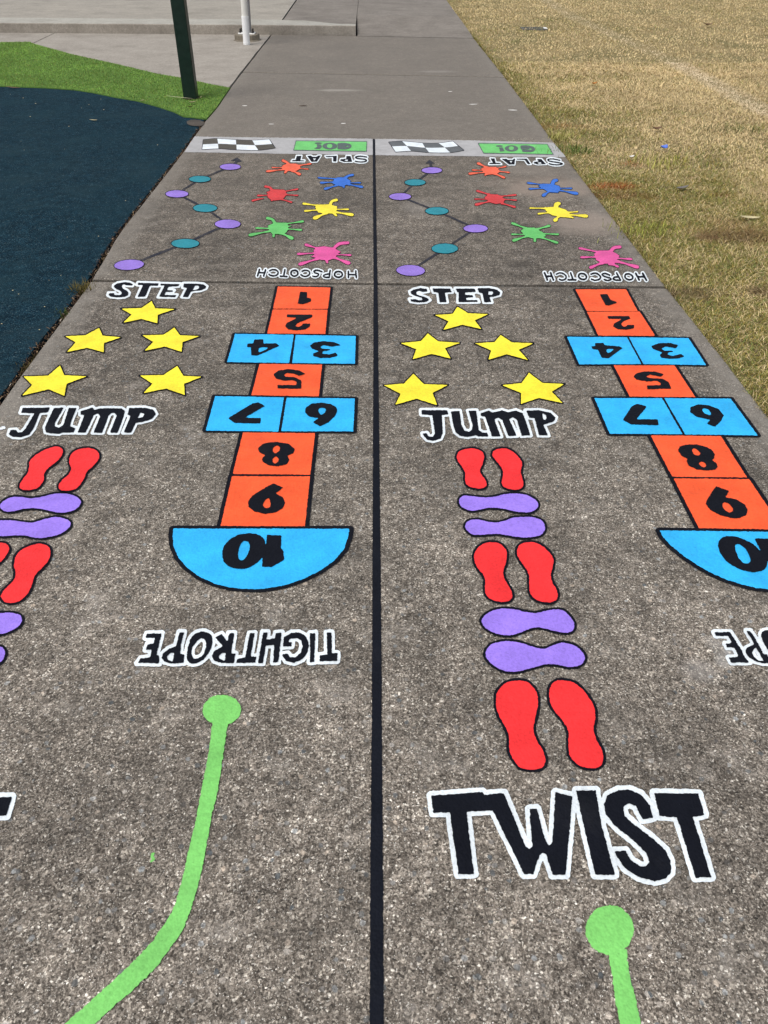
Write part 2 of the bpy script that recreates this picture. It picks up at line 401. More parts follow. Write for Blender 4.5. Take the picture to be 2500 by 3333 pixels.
# ------------------------------------------------------------------ soil, rubber, turf, lawn ground, apron, raised slab, kerb
def flat(name, poly_g, z, mat, depth=0.0, kind='structure', bevel=0.0):
    p = [tuple(q) for q in poly_g]
    a = sum(p[i][0]*p[(i+1) % len(p)][1]-p[(i+1) % len(p)][0]*p[i][1] for i in range(len(p)))
    if a < 0: p = p[::-1]
    n = len(p); V = [(x, y, z) for x, y in p]; F = [tuple(range(n))]
    if depth:
        V += [(x, y, z-depth) for x, y in p]; F += [(i, n+i, n+(i+1) % n, (i+1) % n) for i in range(n)]
        F = [F[0]]+[f for f in F[1:]]
    o = obj(name, V, F, mat); return tag(o, kind=kind)
n = NT('dark_soil')
c = n.ramp(n.noise(60, 5, .7), [(.3, (.012, .009, .007)), (.55, (.045, .032, .022)), (.8, (.11, .08, .055))])
M_SOIL = n.done(c, .95, n.bump(n.noise(90, 4), .8, .006))
n = NT('wet_pour_rubber')
v = n.sep(n.voro(240)); c = n.ramp(v[0], [(0, (.0025, .009, .017)), (.5, (.0062, .022, .036)), (.85, (.013, .041, .060)), (.96, (.025, .065, .085)), (1, (.09, .13, .14))])
c = n.mix(1.0, c, n.ramp(n.noise(14, 5, .7), [(.3, .6), (.5, 1.), (.72, 1.5)]), 'MULTIPLY')
c = n.mix(n.ramp(n.noise(2.2, 5, .65), [(.42, 0.), (.7, .6)]), c, (.011, .036, .050))
c = n.mix(n.math('MULTIPLY', n.ramp(n.noise(1.1, 6, .75), [(.5, 0.), (.75, .22)]), n.ramp(n.noise(90, 3), [(.35, .2), (.6, 1.)])), c, (.055, .065, .065))
M_RUB = n.done(c, .8, n.bump(n.voro(240, 'F1', 'Distance'), .6, .004)); n.b.inputs['Specular IOR Level'].default_value = .03
n = NT('artificial_turf_backing')
c = n.ramp(n.noise(150, 4, .7), [(.3, (.05, .11, .014)), (.6, (.10, .20, .035)), (.8, (.17, .29, .06))])
M_TURF = n.done(c, .9, n.bump(n.noise(200, 3), .7, .006))
n = NT('lawn_thatch')
c = n.ramp(n.noise(70, 6, .75), [(.28, (.10, .08, .036)), (.5, (.27, .21, .10)), (.75, (.44, .35, .18))])
c = n.mix(n.ramp(n.noise(1.1, 5, .6), [(.4, 0.), (.65, .5)]), c, (.075, .085, .025))
M_LAWN = n.done(c, .95, n.bump(n.noise(110, 4), .8, .01))
M_APRON = mat_smooth_concrete('pale_apron_concrete', (.24, .218, .19), (.335, .31, .275))
M_UPL = mat_smooth_concrete('yellowish_slab_concrete', (.25, .235, .205), (.33, .305, .265), .3)
M_UPR = mat_smooth_concrete('grey_ramp_concrete', (.145, .130, .114), (.22, .20, .178), .8)
M_KFACE = mat_smooth_concrete('kerb_face_concrete', (.235, .21, .178), (.37, .335, .29), 1.0)
M_KTOP = mat_smooth_concrete('worn_kerb_top', (.30, .29, .255), (.38, .37, .335), .3)

tag(obj('ground', [(-250,-60,-.09),(250,-60,-.09),(250,400,-.09),(-250,400,-.09)], [(0,1,2,3)], M_SOIL), kind='structure')
KB0, KB1 = unproj(P('S', [(0,105.5)]))[0], unproj(P('S', [(1160,114.5)]))[0]
kk = (KB1[1]-KB0[1])/(KB1[0]-KB0[0]); kline = lambda X: KB0[1]+kk*(X-KB0[0])
kx = unproj(P('S', [(700,111)]))[0]
KH = min(np.linspace(.02, .3, 600), key=lambda z: abs(proj([kx], z)[0, 1]-79.5))
ktop = unproj(P('S', [(700,62.5)]), KH)[0]; KD = ktop[1]-kline(ktop[0])
print('kerb height', KH, 'depth', KD, 'path width', XR(4)-XL(4), 'joints', J1(0), J2(0), J3(0), J4(0))
KX1 = unproj(P('S', [(1158,113)]))[0][0]
ja = unproj(P('S', [(908,80.5),(964,0)]), KH); jd = (ja[1]-ja[0])/np.linalg.norm(ja[1]-ja[0])
# kerb: a real block with a rounded nose and a sloping cheek at its right end
def kerb():
    xs = np.r_[np.linspace(-30, KX1-.3, 60), np.linspace(KX1-.25, KX1, 6)]
    prof = [(0, -.08), (0, KH-.012), (.004, KH-.003), (.014, KH), (KD, KH), (KD, -.08)]
    V, F, mi = [], [], []
    for x in xs:
        nar = min(1.0, max(.25, (KX1-x)/.9))
        for a, z in prof:
            wob = (vnoise(np.array(x/.2), np.array(3.3))-.5)*.01
            V.append((x, kline(x)+(a*nar if a > .02 else a)+wob*(a > .02), z))
    m_ = len(prof)
    for i in range(len(xs)-1):
        for j in range(m_-1):
            F.append((i*m_+j, (i+1)*m_+j, (i+1)*m_+j+1, i*m_+j+1)); mi.append(1 if j >= 2 else 0)
    F.append(tuple(range((len(xs)-1)*m_, len(xs)*m_))); mi.append(0)
    o = obj('kerb', V, F, [M_KFACE, M_KTOP], midx=mi); tag(o, kind='structure')
kerb()
def on_joint(Y): return ja[0]+jd*((Y-ja[0][1])/jd[1])
yb = kline(ja[0][0])+KD
p0, p1 = on_joint(yb), on_joint(60)
flat('concrete_slab', [(-30, kline(-30)+KD+.002), (p0[0]-.012, kline(p0[0])+KD+.002), (p1[0]-.012, 60), (-30, 60)], KH-.003, M_UPL, .15)
# ramped end of the path beyond the kerb
RAMP = 1.5
def ramp():
    def grid(name, rows, xs_of, z_of, extra=None):
        V, F = [], []; q = len(xs_of(rows[0], 0))
        for k, r in enumerate(rows):
            for X, Y in xs_of(r, k): V.append((X, Y, z_of(X, Y)))
        for a in range(len(rows)-1):
            for i in range(q-1): F.append((a*q+i, a*q+i+1, (a+1)*q+i+1, (a+1)*q+i))
        if extra: extra(V, F, q)
        tag(obj(name, V, F, M_UPR), kind='structure')
    base = lambda X: float(J4(X))+.006
    def edge_x(Y):
        z = KH*min(1., max(0., (Y-base(1.0))/RAMP)); X = XR(Y)
        for _ in range(6):
            p = proj([(X, Y)], z)[0]; X -= (p[0]-(1542+(p[1]-124)*.714))*Y/FPX*.9
        return X
    global XR2
    XR2 = lambda Y: edge_x(Y) if Y > base(1.0) else XR(Y)
    def xs_a(r, k):
        out = []
        for i in range(14):
            X = KX1+.004
            for _ in range(3): Y = base(X)+RAMP*r; g_ = .006+.022*max(0., 1-r*1.3); X = KX1+g_+(XR2(Y)-KX1-g_)*i/13
            out.append((X, Y))
        return out
    def side(V, F, q):
        e = len(V)
        for a in range(11): V.append((V[a*q+q-1][0], V[a*q+q-1][1], -.06))
        for a in range(10): F.append((a*q+q-1, e+a, e+a+1, (a+1)*q+q-1))
    grid('path_ramp', [0, .25, .5, .75, 1, 1.3, 2, 4, 8, 16, 30], xs_a, lambda X, Y: KH*min(1., max(0., (Y-base(X))/RAMP))-.003, side)
    yk = lambda x: kline(x)+KD*min(1.0, max(.25, (KX1-x)/.9))+.002
    def xs_b(r, k):
        out = []
        for i in range(14):
            X = KX1
            for _ in range(3): Y = yk(X)+RAMP*r; x0 = on_joint(Y)[0]+.014; X = x0+(KX1-x0)*i/13
            out.append((X, Y))
        return out
    def wall(V, F, q):
        e = len(V)
        for a in range(11): V.append((KX1, V[a*q+q-1][1], -.05))
        for a in range(10): F.append((a*q+q-1, e+a, e+a+1, (a+1)*q+q-1))
    grid('path_slab', [0, .25, .5, .75, 1, 1.3, 2, 4, 8, 16, 30], xs_b, lambda X, Y: KH-.0025, wall)
ramp()
# J6: faint joint across the raised path is cut as a thin dark groove strip
# apron between turf, path and kerb
turf_top = P('Z1', [(-900,215),(-300,226),(0,230),(160,228),(190,240),(390,295),(640,350),(850,400),(1000,425),(1130,455),(1245,476)])
turf_bot = P('Z1', [(1118,645),(1050,636),(990,630),(940,605),(850,575),(740,545),(620,525),(500,500),(400,485),(250,475),(0,466),(-400,462),(-900,470)])
gtt, gtb = unproj(turf_top), unproj(turf_bot)
Yc = np.linspace(gtt[-1][1]-.12, kline(0)-.012, 24)
aj = [(XL(y)-.018-.008*float(vnoise(np.array(y/.1), np.array(1.))), y) for y in Yc]
aj = [(x, y) for x, y in aj if y < kline(x)-.008]
jx0, jx1 = unproj(P('S', [(108,140)]))[0], unproj(P('S', [(182,105)]))[0]
jdir = (jx1-jx0)/(jx1[1]-jx0[1])
jat = lambda Y: jx0+jdir*(Y-jx0[1])
front = [(x, y-.12) for x, y in gtt]
fl = [q for q in front if q[0] < jx0[0]-.02]; fr_ = [q for q in front if q[0] > jx0[0]+.02]
a0, a1 = jat(jx0[1]-.15), jat(kline(jx1[0])-.01)
flat('concrete_apron', [(a0[0]+.008, a0[1])]+fr_[:-1]+aj+[(aj[-1][0], kline(aj[-1][0])-.008), (a1[0]+.008, kline(a1[0])-.008)], -.002, M_APRON, .08)
flat('concrete_apron', [(-30, fl[0][1])]+fl+[(a0[0]-.008, a0[1]), (a1[0]-.008, kline(a1[0])-.008), (-30, kline(-30)-.008)], -.002, M_APRON, .08)
# artificial turf and rubber surfacing
Yr = np.linspace(gtt[-1][1], gtb[0][1], 8)
turf_edge = [(XL(y)-.004, y) for y in Yr]
turf_poly = np.vstack([gtt, np.array(turf_edge), gtb])
flat('artificial_turf', turf_poly, .004, M_TURF, .05)
Yr2 = np.linspace(gtb[0][1], -1.6, 60)
gapw = lambda y: .012+.016*float(fbm(np.array(y/.12), np.array(2.)))+(.005 if y < 4.5 else 0)
rub = [(XL(y)-gapw(y), y) for y in Yr2]
rub_poly = np.vstack([gtb[::-1]+np.array([0, -.006]), np.array(rub), [(-30, -1.6)], [(-30, gtb[-1][1])]])
flat('rubber_surface', rub_poly, -.004, M_RUB, .05)
Yl = np.r_[np.linspace(-1.6, 20, 60), 60, 200]
flat('lawn', np.vstack([[(XR2(y)+.004, y) for y in Yl], [(200, 200)], [(200, -1.6)]]), -.014, M_LAWN)

# ------------------------------------------------------------------ paints
PK = mat_paint('black_paint', (.0062, .0075, .0125), .6, .0, .7)
PKF = mat_paint('faded_black_paint', (.028, .030, .042), .6, .0, .6, wear=.28)
PKL = mat_paint('line_black_paint', (.0075, .0092, .0150), .6, .0, .7)
PW = mat_paint('white_paint', (.74, .81, .86), .45, .25)
PY = mat_paint('yellow_paint', (.90, .77, .045), .45)
PO = mat_paint('orange_paint', (.88, .108, .032), .45)
PB = mat_paint('sky_blue_paint', (.030, .44, .90), .45)
PR = mat_paint('red_paint', (.84, .032, .036), .5)
PV = mat_paint('violet_paint', (.31, .20, .78), .5)
PVd = mat_paint('violet_dot_paint', (.28, .18, .62), .5)
PT = mat_paint('teal_paint', (.020, .235, .30), .5)
PG = mat_paint('green_paint', (.20, .585, .145), .5)
PSG = mat_paint('soft_green_paint', (.15, .53, .155), .45)
PS = {'orange': mat_paint('splat_orange_paint', (.80, .13, .065), .45), 'red': mat_paint('splat_red_paint', (.60, .048, .052), .45),
      'blue': mat_paint('splat_blue_paint', (.035, .15, .58), .45), 'yellow': mat_paint('splat_yellow_paint', (.88, .74, .055), .45),
      'green': mat_paint('splat_green_paint', (.13, .50, .14), .45), 'pink': mat_paint('splat_pink_paint', (.68, .095, .32), .45)}
PSIL = mat_paint('silver_grey_paint', (.40, .40, .41), .35, .1, .6, wear=.08)
PGR = mat_paint('letter_grey_paint', (.095, .125, .125), .4, .1, .6)
PFD = mat_paint('flag_brown_grey_paint', (.085, .08, .068), .4, .1, .7)
PFD2 = mat_paint('flag_slate_paint', (.115, .125, .135), .4, .1, .7)

def fill_edge(name, label, cat_, shape, mat, group, edge_px, ay=1.0, parts=('border', 'fill'), edge_mat=None, fill_grow=0.0, **kw):
    t = thing(name, label, cat_, centre([shape]), group)
    sheet(parts[0], shape, edge_mat or PK, t, grow=edge_px, z=Z_EDGE, ay=ay, **kw)
    sheet(parts[1], shape, mat, t, grow=fill_grow, z=Z_FILL, ay=ay, **kw)
    return t

# centre line and start band
band = Shape([P('S', [(633,444),(820,447),(1217,451.5),(1500,456),(1801,464),(1843,512),(1500,508),(1217,505),(900,500),(600,495)])])
tag(sheet('painted_band', band, PSIL, z=Z_BAND, rag=2.0), 'silver grey painted strip crossing the whole path under the flags and green signs', 'ground marking')
line = Shape([P('S', [(1213.2,452),(1214.5,700),(1216,922),(1214,1470),(1212,1852),(1211,2200),(1207,2700),(1203,3333),(1197,3800),
                      (1253,3800),(1249.5,3333),(1246,2800),(1242,2200),(1239,1852),(1235,1470),(1229,922),(1225,700),(1221.3,452)])])
tag(sheet('painted_line', line, PKL, z=Z_EDGE-.0007, step=1.7), 'long straight black line down the middle between the two painted lanes', 'ground marking')

# stars
ST = {
 'left lane, topmost, just under the slanting word STEP beside the rubber': P('C2', [(765,512),(812,606),(1066,615),(842,690),(838,797),(635,742),(400,790),(508,685),(372,610),(632,603)]),
 'left lane, middle row, nearer the dark blue rubber': P('C', [(670,387),(692,440),(815,452),(702,490),(700,553),(588,522),(450,552),(512,485),(440,445),(578,437)]),
 'left lane, middle row, nearer the hopscotch squares': P('C', [(1177,386),(1215,438),(1345,444),(1232,484),(1226,549),(1112,514),(975,543),(1035,483),(958,438),(1105,434)]),
 'left lane, bottom row, touching the rubber edge side': P('C', [(405,642),(435,708),(585,715),(450,765),(434,846),(328,802),(148,846),(218,773),(158,716),(325,710)]),
 'left lane, bottom row, above the letter P of JUMP': P('C', [(1196,645),(1238,712),(1362,718),(1243,765),(1247,841),(1122,798),(968,828),(1030,765),(945,710),(1105,706)]),
 'right lane, topmost, under the upright word STEP by the centre line': P('E', [(685,232),(765,283),(920,290),(818,338),(870,405),(722,372),(575,412),(617,345),(508,296),(648,288)]),
 'right lane, middle row, nearer the black centre line': P('E', [(457,438),(535,500),(703,512),(588,553),(633,632),(485,597),(340,637),(368,560),(248,514),(403,498)]),
 'right lane, middle row, farther from the black centre line': P('E', [(1018,450),(1105,508),(1270,515),(1158,565),(1230,645),(1065,600),(923,642),(945,570),(820,515),(972,505)]),
 'right lane, bottom row, almost touching the black centre line': P('E', [(346,748),(425,830),(612,836),(493,897),(530,993),(370,942),(207,988),(247,905),(120,838),(272,826)]),
 'right lane, bottom row, above the letter P of JUMP': P('E', [(1237,742),(1340,820),(1512,828),(1412,888),(1495,975),(1313,937),(1175,983),(1175,898),(1030,838),(1180,822)])}
for lab, pts in ST.items():
    fill_edge('painted_star', 'yellow star, '+lab, 'star marking', Shape([pts]), PY, 'yellow stars painted on the path', 4.2, ay=1.25)

# footprints
FT = {}
FT['left lane red footprint under JUMP, the one nearer the rubber'] = ('r', 'G', [(430,128),(475,140),(482,180),(440,240),(375,290),(340,340),(335,390),(290,445),(220,462),(165,455),(152,425),(180,375),(215,330),(225,285),(230,240),(280,190),(350,150)])
FT['left lane red footprint under JUMP, the one nearer the hopscotch'] = ('r', 'G', [(660,138),(720,145),(760,175),(762,220),(720,275),(670,320),(645,380),(600,440),(540,465),(470,462),(452,430),(480,385),(530,340),(550,295),(535,250),(540,205),(580,160)])
FT['left lane violet sideways footprint, first below the upper red pair'] = ('v', 'G', [(0,580),(30,545),(80,520),(150,515),(230,525),(320,515),(420,492),(500,490),(570,505),(615,535),(622,565),(590,605),(520,632),(430,632),(340,612),(260,602),(180,608),(110,625),(50,628),(10,608)])
FT['left lane violet sideways footprint, second below the upper red pair'] = ('v', 'G', [(-80,750),(-50,715),(0,697),(80,695),(160,705),(250,712),(330,690),(410,672),(470,675),(525,695),(545,720),(520,765),(450,805),(350,828),(270,830),(190,812),(110,812),(20,818),(-50,800)])
FT['left lane red footprint of the lower pair, whole inside the picture'] = ('r', 'G', [(270,880),(330,878),(375,900),(390,945),(370,1010),(320,1065),(270,1120),(250,1180),(225,1240),(175,1300),(110,1330),(40,1325),(8,1290),(15,1255),(60,1205),(110,1150),(120,1095),(110,1040),(125,970),(180,915)])
FT['left lane red footprint of the lower pair, cut by the picture edge'] = ('r', 'G', [(-30,872),(30,870),(64,893),(66,935),(20,1000),(-50,1060),(-90,1110),(-110,1180),(-150,1240),(-230,1270),(-270,1240),(-240,1180),(-190,1120),(-170,1050),(-160,980),(-100,910)])
FT['left lane violet footprint tip at the picture edge, upper of two'] = ('v', 'G', [(0,1412),(90,1410),(150,1425),(171,1460),(155,1500),(100,1540),(20,1570),(-80,1580),(-180,1555),(-260,1560),(-330,1540),(-350,1500),(-310,1450),(-230,1430),(-120,1430)])
FT['left lane violet footprint tip at the picture edge, lower of two'] = ('v', 'G', [(-100,1680),(-30,1668),(15,1672),(36,1700),(38,1735),(10,1785),(-60,1820),(-150,1840),(-260,1830),(-360,1835),(-440,1800),(-430,1740),(-360,1700),(-220,1695)])
FT['right lane red footprint right under JUMP, nearer the centre line'] = ('r', 'I', [(365,165),(430,175),(475,205),(485,250),(470,310),(448,360),(465,405),(495,445),(508,485),(490,515),(440,525),(380,515),(330,490),(315,440),(315,380),(290,335),(250,270),(243,225),(275,185)])
FT['right lane red footprint right under JUMP, farther from the centre line'] = ('r', 'I', [(640,165),(700,170),(760,205),(810,260),(828,305),(815,370),(825,420),(838,470),(830,515),(780,537),(720,532),(665,510),(645,470),(655,415),(655,365),(630,320),(590,270),(562,230),(575,185)])
FT['right lane violet sideways footprint, first below the farthest red pair'] = ('v', 'I', [(262,640),(275,605),(310,588),(380,595),(480,605),(570,600),(660,578),(740,570),(830,575),(905,600),(960,640),(972,680),(950,715),(900,738),(830,738),(760,730),(680,710),(600,700),(520,700),(440,715),(380,725),(310,705),(270,675)])
FT['right lane violet sideways footprint, second below the farthest red pair'] = ('v', 'I', [(315,870),(330,830),(370,808),(430,805),(500,820),(580,830),(650,822),(740,790),(830,782),(930,785),(1000,810),(1030,850),(1030,905),(990,945),(910,962),(820,965),(720,950),(620,935),(540,935),(460,942),(390,940),(340,910)])
FT['right lane red footprint of the middle pair, nearer the centre line'] = ('r', 'I', [(550,1008),(620,1020),(670,1060),(690,1115),(680,1200),(655,1270),(665,1330),(705,1400),(735,1460),(735,1510),(700,1540),(630,1545),(570,1530),(510,1490),(495,1430),(498,1350),(480,1300),(430,1240),(400,1170),(402,1110),(440,1050),(490,1018)])
FT['right lane red footprint of the middle pair, farther from the centre line'] = ('r', 'I', [(880,1010),(950,1015),(1020,1050),(1080,1110),(1108,1170),(1100,1240),(1085,1300),(1100,1370),(1135,1430),(1148,1490),(1130,1530),(1070,1550),(1000,1540),(940,1515),(900,1460),(895,1380),(890,1300),(860,1240),(810,1170),(785,1110),(790,1060),(825,1020)])
FT['right lane violet sideways footprint, just below the middle red pair'] = ('v', 'I', [(462,1715),(490,1670),(550,1630),(620,1610),(700,1605),(790,1620),(880,1640),(960,1645),(1050,1625),(1130,1615),(1200,1625),(1260,1680),(1295,1740),(1290,1790),(1250,1818),(1190,1820),(1110,1805),(1030,1785),(960,1775),(890,1790),(800,1825),(720,1845),(640,1840),(560,1815),(490,1770)])
FT['right lane violet sideways footprint, just above the nearest red pair'] = ('v', 'I', [(500,2030),(510,1970),(560,1925),(640,1903),(720,1900),(800,1910),(880,1935),(960,1960),(1030,1968),(1090,1945),(1150,1920),(1220,1915),(1300,1940),(1365,1990),(1392,2040),(1375,2095),(1320,2125),(1240,2130),(1150,2110),(1060,2105),(980,2120),(880,2150),(780,2172),(690,2170),(610,2140),(540,2090)])
FT['right lane big red footprint above TWIST, nearer the centre line'] = ('r', 'L', [(575,20),(620,28),(655,65),(665,115),(655,175),(645,225),(655,270),(685,320),(697,360),(685,395),(640,405),(590,395),(555,355),(540,310),(540,260),(522,215),(495,165),(485,120),(490,70),(525,32)])
FT['right lane big red footprint above TWIST, farther from the centre line'] = ('r', 'L', [(780,20),(830,35),(875,80),(905,130),(912,180),(905,230),(915,270),(940,320),(948,365),(925,395),(880,398),(835,380),(802,340),(798,290),(795,235),(770,190),(730,140),(715,95),(720,45),(745,22)])
for lab, (k, cr_, pts) in FT.items():
    pp = cat(P(cr_, pts), 5); ym = pp[:, 1].mean()
    fill_edge('painted_footprint', lab, 'footprint marking', Shape([pp]), PR if k == 'r' else PV, 'painted shoe prints to jump on', 2.6+ppm(ym)*.0048, ay=1.12)

# hopscotch grids
def hop(lane, squares, nums, d10):
    allsq = [Shape([P(c, pts)]) for c, pts, k in squares]; half = Shape([P(*d10[0])])
    t = thing('painted_hopscotch', f'orange and blue hopscotch numbered 1 to 10 in the {lane}', 'hopscotch', centre(allsq+[half]), 'hopscotch grids painted on the path')
    # border in strips so that the edge keeps its real width along the depth
    vv, ff = [], []
    for k, s in enumerate(allsq+[half]):
        ym = s.pts()[:, 1].mean(); al = math.atan2(ym-318*0-1666.5, FPX)+PITCH
        v, f = contour([s], grow=.0132*ppm(ym), z=Z_EDGE+.0001*k, ay=1/max(.3, math.sin(al)))
        o = len(vv); vv += list(v-np.array(t.location)); ff += [[i+o for i in g] for g in f]
    obj('border', vv, ff, PK, t)
    for (c, pts, k), (nc, npoly, nhole, smooth) in zip(list(squares)+[(d10[0][0], d10[0][1], 'b')], nums):
        s = Shape([P(c, pts)]); q = sheet('square', s, PO if k == 'o' else PB, t, z=Z_FILL)
        polys = [cat(P(nc, p), 4) if sm else P(nc, p) for p, sm in zip(npoly, smooth)]
        sh = Shape(polys, [cat(P(nc, h), 4) for h in nhole])
        v, f = contour([sh], z=Z_TOP, grow=-.7, soft=1)
        obj('numeral', v-np.array(t.location), f, PK, q)
SQL = [('D',[(722,125),(1128,131),(1107,297),(685,295)],'o'), ('D',[(683,300.5),(1105,302.5),(1088,490),(640,487)],'o'),
       ('D',[(860,498),(1322,506),(1316,720),(832,714)],'b'), ('D',[(392,490),(845,496),(808,714),(330,707)],'b'),
       ('D',[(580,720),(1062,728),(1038,972),(518,962)],'o'), ('D',[(790,982),(1315,988),(1303,1242),(748,1240)],'b'),
       ('D',[(238,970),(768,980),(725,1243),(165,1235)],'b'), ('H',[(645,16),(1163,22),(1128,320),(570,315)],'o'), ('H',[(565,332),(1126,333),(1090,692),(482,690)],'o')]
NML = [('D',[[(893,162),(948,165),(948,208),(978,215),(980,240),(915,262),(872,258)]],[],[0]),
 ('D',[[(790,338),(990,338),(988,362),(930,385),(870,410),(858,428),(880,434),(905,425),(912,408),(975,408),(968,438),(930,458),(860,464),(800,455),(775,430),(792,402),(870,366),(788,362)]],[],[0]),
 ('D',[[(1215,578),(1160,552),(1070,543),(1000,555),(967,580),(985,605),(1035,622),(990,640),(992,662),(1050,677),(1130,675),(1190,658),(1170,632),(1120,645),(1065,640),(1070,625),(1130,615),(1128,605),(1065,602),(1050,590),(1075,578),(1140,590)]],[],[0]),
 ('D',[[(540,530),(612,530),(612,562),(710,560),(737,582),(565,658),(515,655),(512,595),(483,592),(485,562),(530,560)]],[[(582,598),(645,597),(580,630)]],[0]),
 ('D',[[(943,798),(885,768),(800,758),(722,772),(685,800),(702,835),(770,853),(835,848),(865,860),(862,882),(717,882),(717,912),(904,915),(905,850),(850,820),(785,820),(770,805),(795,793),(840,798),(890,815)]],[],[0]),
 ('D',[[(1182,1080),(1165,1125),(1110,1175),(1047,1205),(988,1170),(1030,1140),(960,1128),(928,1095),(935,1055),(985,1025),(1060,1018),(1130,1030),(1175,1055)]],[[(1060,1060),(1085,1065),(1090,1085),(1058,1110),(1035,1085),(1042,1065)]],[0]),
 ('D',[[(570,1015),(625,1045),(470,1135),(592,1137),(588,1182),(385,1178),(332,1140),(525,1025)]],[],[0]),
 ('H',[[(885,83),(970,95),(1020,135),(1005,170),(965,182),(980,215),(960,245),(900,262),(830,255),(785,230),(778,205),(800,180),(760,160),(750,130),(785,98),(835,85)]],[[(860,150),(865,125),(890,112),(908,125),(900,150),(878,165)],[(860,225),(862,205),(880,192),(897,205),(892,228),(875,237)]],[0]),
 ('H',[[(862,380),(935,413),(880,455),(930,480),(950,520),(935,560),(880,595),(800,605),(720,585),(680,550),(680,510),(705,475),(755,440)]],[[(825,490),(840,525),(835,550),(815,560),(795,550),(792,525)]],[0]),
 ('H',[[(665,742),(740,745),(790,775),(805,815),(800,870),(770,930),(710,980),(640,1000),(560,990),(510,955),(492,895),(505,835),(550,785),(600,755)],[(815,752),(920,755),(918,850),(935,865),(942,935),(850,988),(780,985),(783,880),(808,815)]],[[(650,800),(680,805),(690,835),(680,885),(655,925),(630,935),(612,920),(612,875),(625,830)]],[1,0])]
hop('left lane beside the rubber', SQL, NML, [('H', [(143,708),(1410,710),(1400,770),(1370,860),(1300,940),(1200,1010),(1080,1070),(950,1115),(800,1142),(680,1145),(560,1135),(440,1105),(330,1055),(240,990),(180,920),(145,840),(137,760)])])
SQR = [('F',[(172,98),(563,98),(655,268),(260,266)],'o'), ('F',[(262,272),(668,270),(790,458),(350,455)],'o'),
       ('F',[(585,468),(1045,475),(1182,683),(698,675)],'b'), ('F',[(108,465),(570,468),(682,675),(203,677)],'b'),
       ('F',[(468,685),(938,686),(1098,930),(592,926)],'o'), ('F',[(860,938),(1370,942),(1578,1225),(1020,1218)],'b'),
       ('F',[(320,938),(840,938),(1000,1216),(438,1212)],'b'), ('F2',[(372,528),(1095,535),(1365,960),(595,952)],'o'), ('F2',[(607,970),(1385,978),(1738,1497),(870,1480)],'o')]
NMR = [('F',[[(358,135),(420,133),(445,178),(495,195),(490,205),(432,225),(405,222)]],[],[0]),
 ('F',[[(412,303),(588,303),(600,325),(545,345),(528,365),(540,383),(562,384),(575,370),(632,372),(625,400),(570,412),(500,408),(462,385),(470,360),(530,328),(430,327)]],[],[0]),
 ('F',[[(968,528),(900,510),(820,512),(755,535),(770,560),(840,585),(820,605),(835,628),(900,637),(970,632),(1018,618),(990,595),(925,610),(885,600),(895,585),(930,582),(925,570),(860,570),(840,555),(870,540),(950,555)]],[],[0]),
 ('F',[[(320,510),(392,508),(395,525),(515,538),(542,550),(430,632),(375,628),(345,565),(305,562),(293,535),(325,535)]],[[(415,562),(465,562),(425,588)]],[0]),
 ('F',[[(858,752),(790,732),(705,730),(640,745),(617,770),(645,797),(725,810),(800,805),(828,820),(830,836),(720,838),(728,870),(916,866),(893,812),(845,785),(750,782),(720,770),(750,758),(835,775)]],[],[0]),
 ('F',[[(1320,1070),(1300,1115),(1250,1160),(1180,1135),(1212,1105),(1110,1085),(1055,1045),(1060,1005),(1120,985),(1200,990),(1280,1022)]],[[(1160,1018),(1195,1025),(1215,1050),(1212,1066),(1175,1055),(1155,1035)]],[0]),
 ('F',[[(650,978),(728,1000),(648,1098),(808,1100),(818,1148),(600,1142),(535,1108),(605,1000)]],[],[0]),
 ('F2',[[(650,680),(670,640),(740,620),(840,618),(940,640),(1010,680),(1035,720),(1030,765),(1008,780),(1050,810),(1065,850),(1040,880),(960,890),(850,880),(765,840),(738,790),(750,768),(690,740)]],[[(800,670),(835,668),(875,700),(880,725),(855,735),(815,715)],[(875,805),(910,800),(938,825),(935,848),(905,850),(878,830)]],[0]),
 ('F2',[[(1045,1050),(1182,1098),(1145,1160),(1260,1185),(1340,1235),(1375,1290),(1360,1345),(1290,1380),(1200,1378),(1080,1345),(980,1290),(937,1230),(950,1190),(1000,1110)]],[[(1120,1220),(1160,1225),(1210,1270),(1215,1300),(1185,1318),(1140,1295),(1115,1255)]],[0]),
 ('F2',[[(1065,1660),(1080,1605),(1130,1568),(1220,1562),(1320,1590),(1420,1640),(1500,1710),(1560,1780),(1575,1850),(1540,1910),(1450,1935),(1350,1925),(1250,1885),(1160,1830),(1090,1740)],[(1435,1583),(1690,1590),(1790,1720),(1850,1760),(1890,1850),(1800,1920),(1650,1910),(1520,1750)]],[[(1240,1665),(1280,1650),(1340,1690),(1385,1760),(1397,1820),(1370,1845),(1320,1830),(1270,1770)]],[1,0])]
hop('right lane beside the grass', SQR, NMR, [('F2', [(465,1505),(2290,1530),(2330,1680),(2250,1850),(2100,1990),(1920,2075),(1750,2112),(1580,2110),(1450,2095),(1320,2065),(1150,2010),(1000,1945),(850,1860),(700,1760),(580,1660),(500,1575)])])

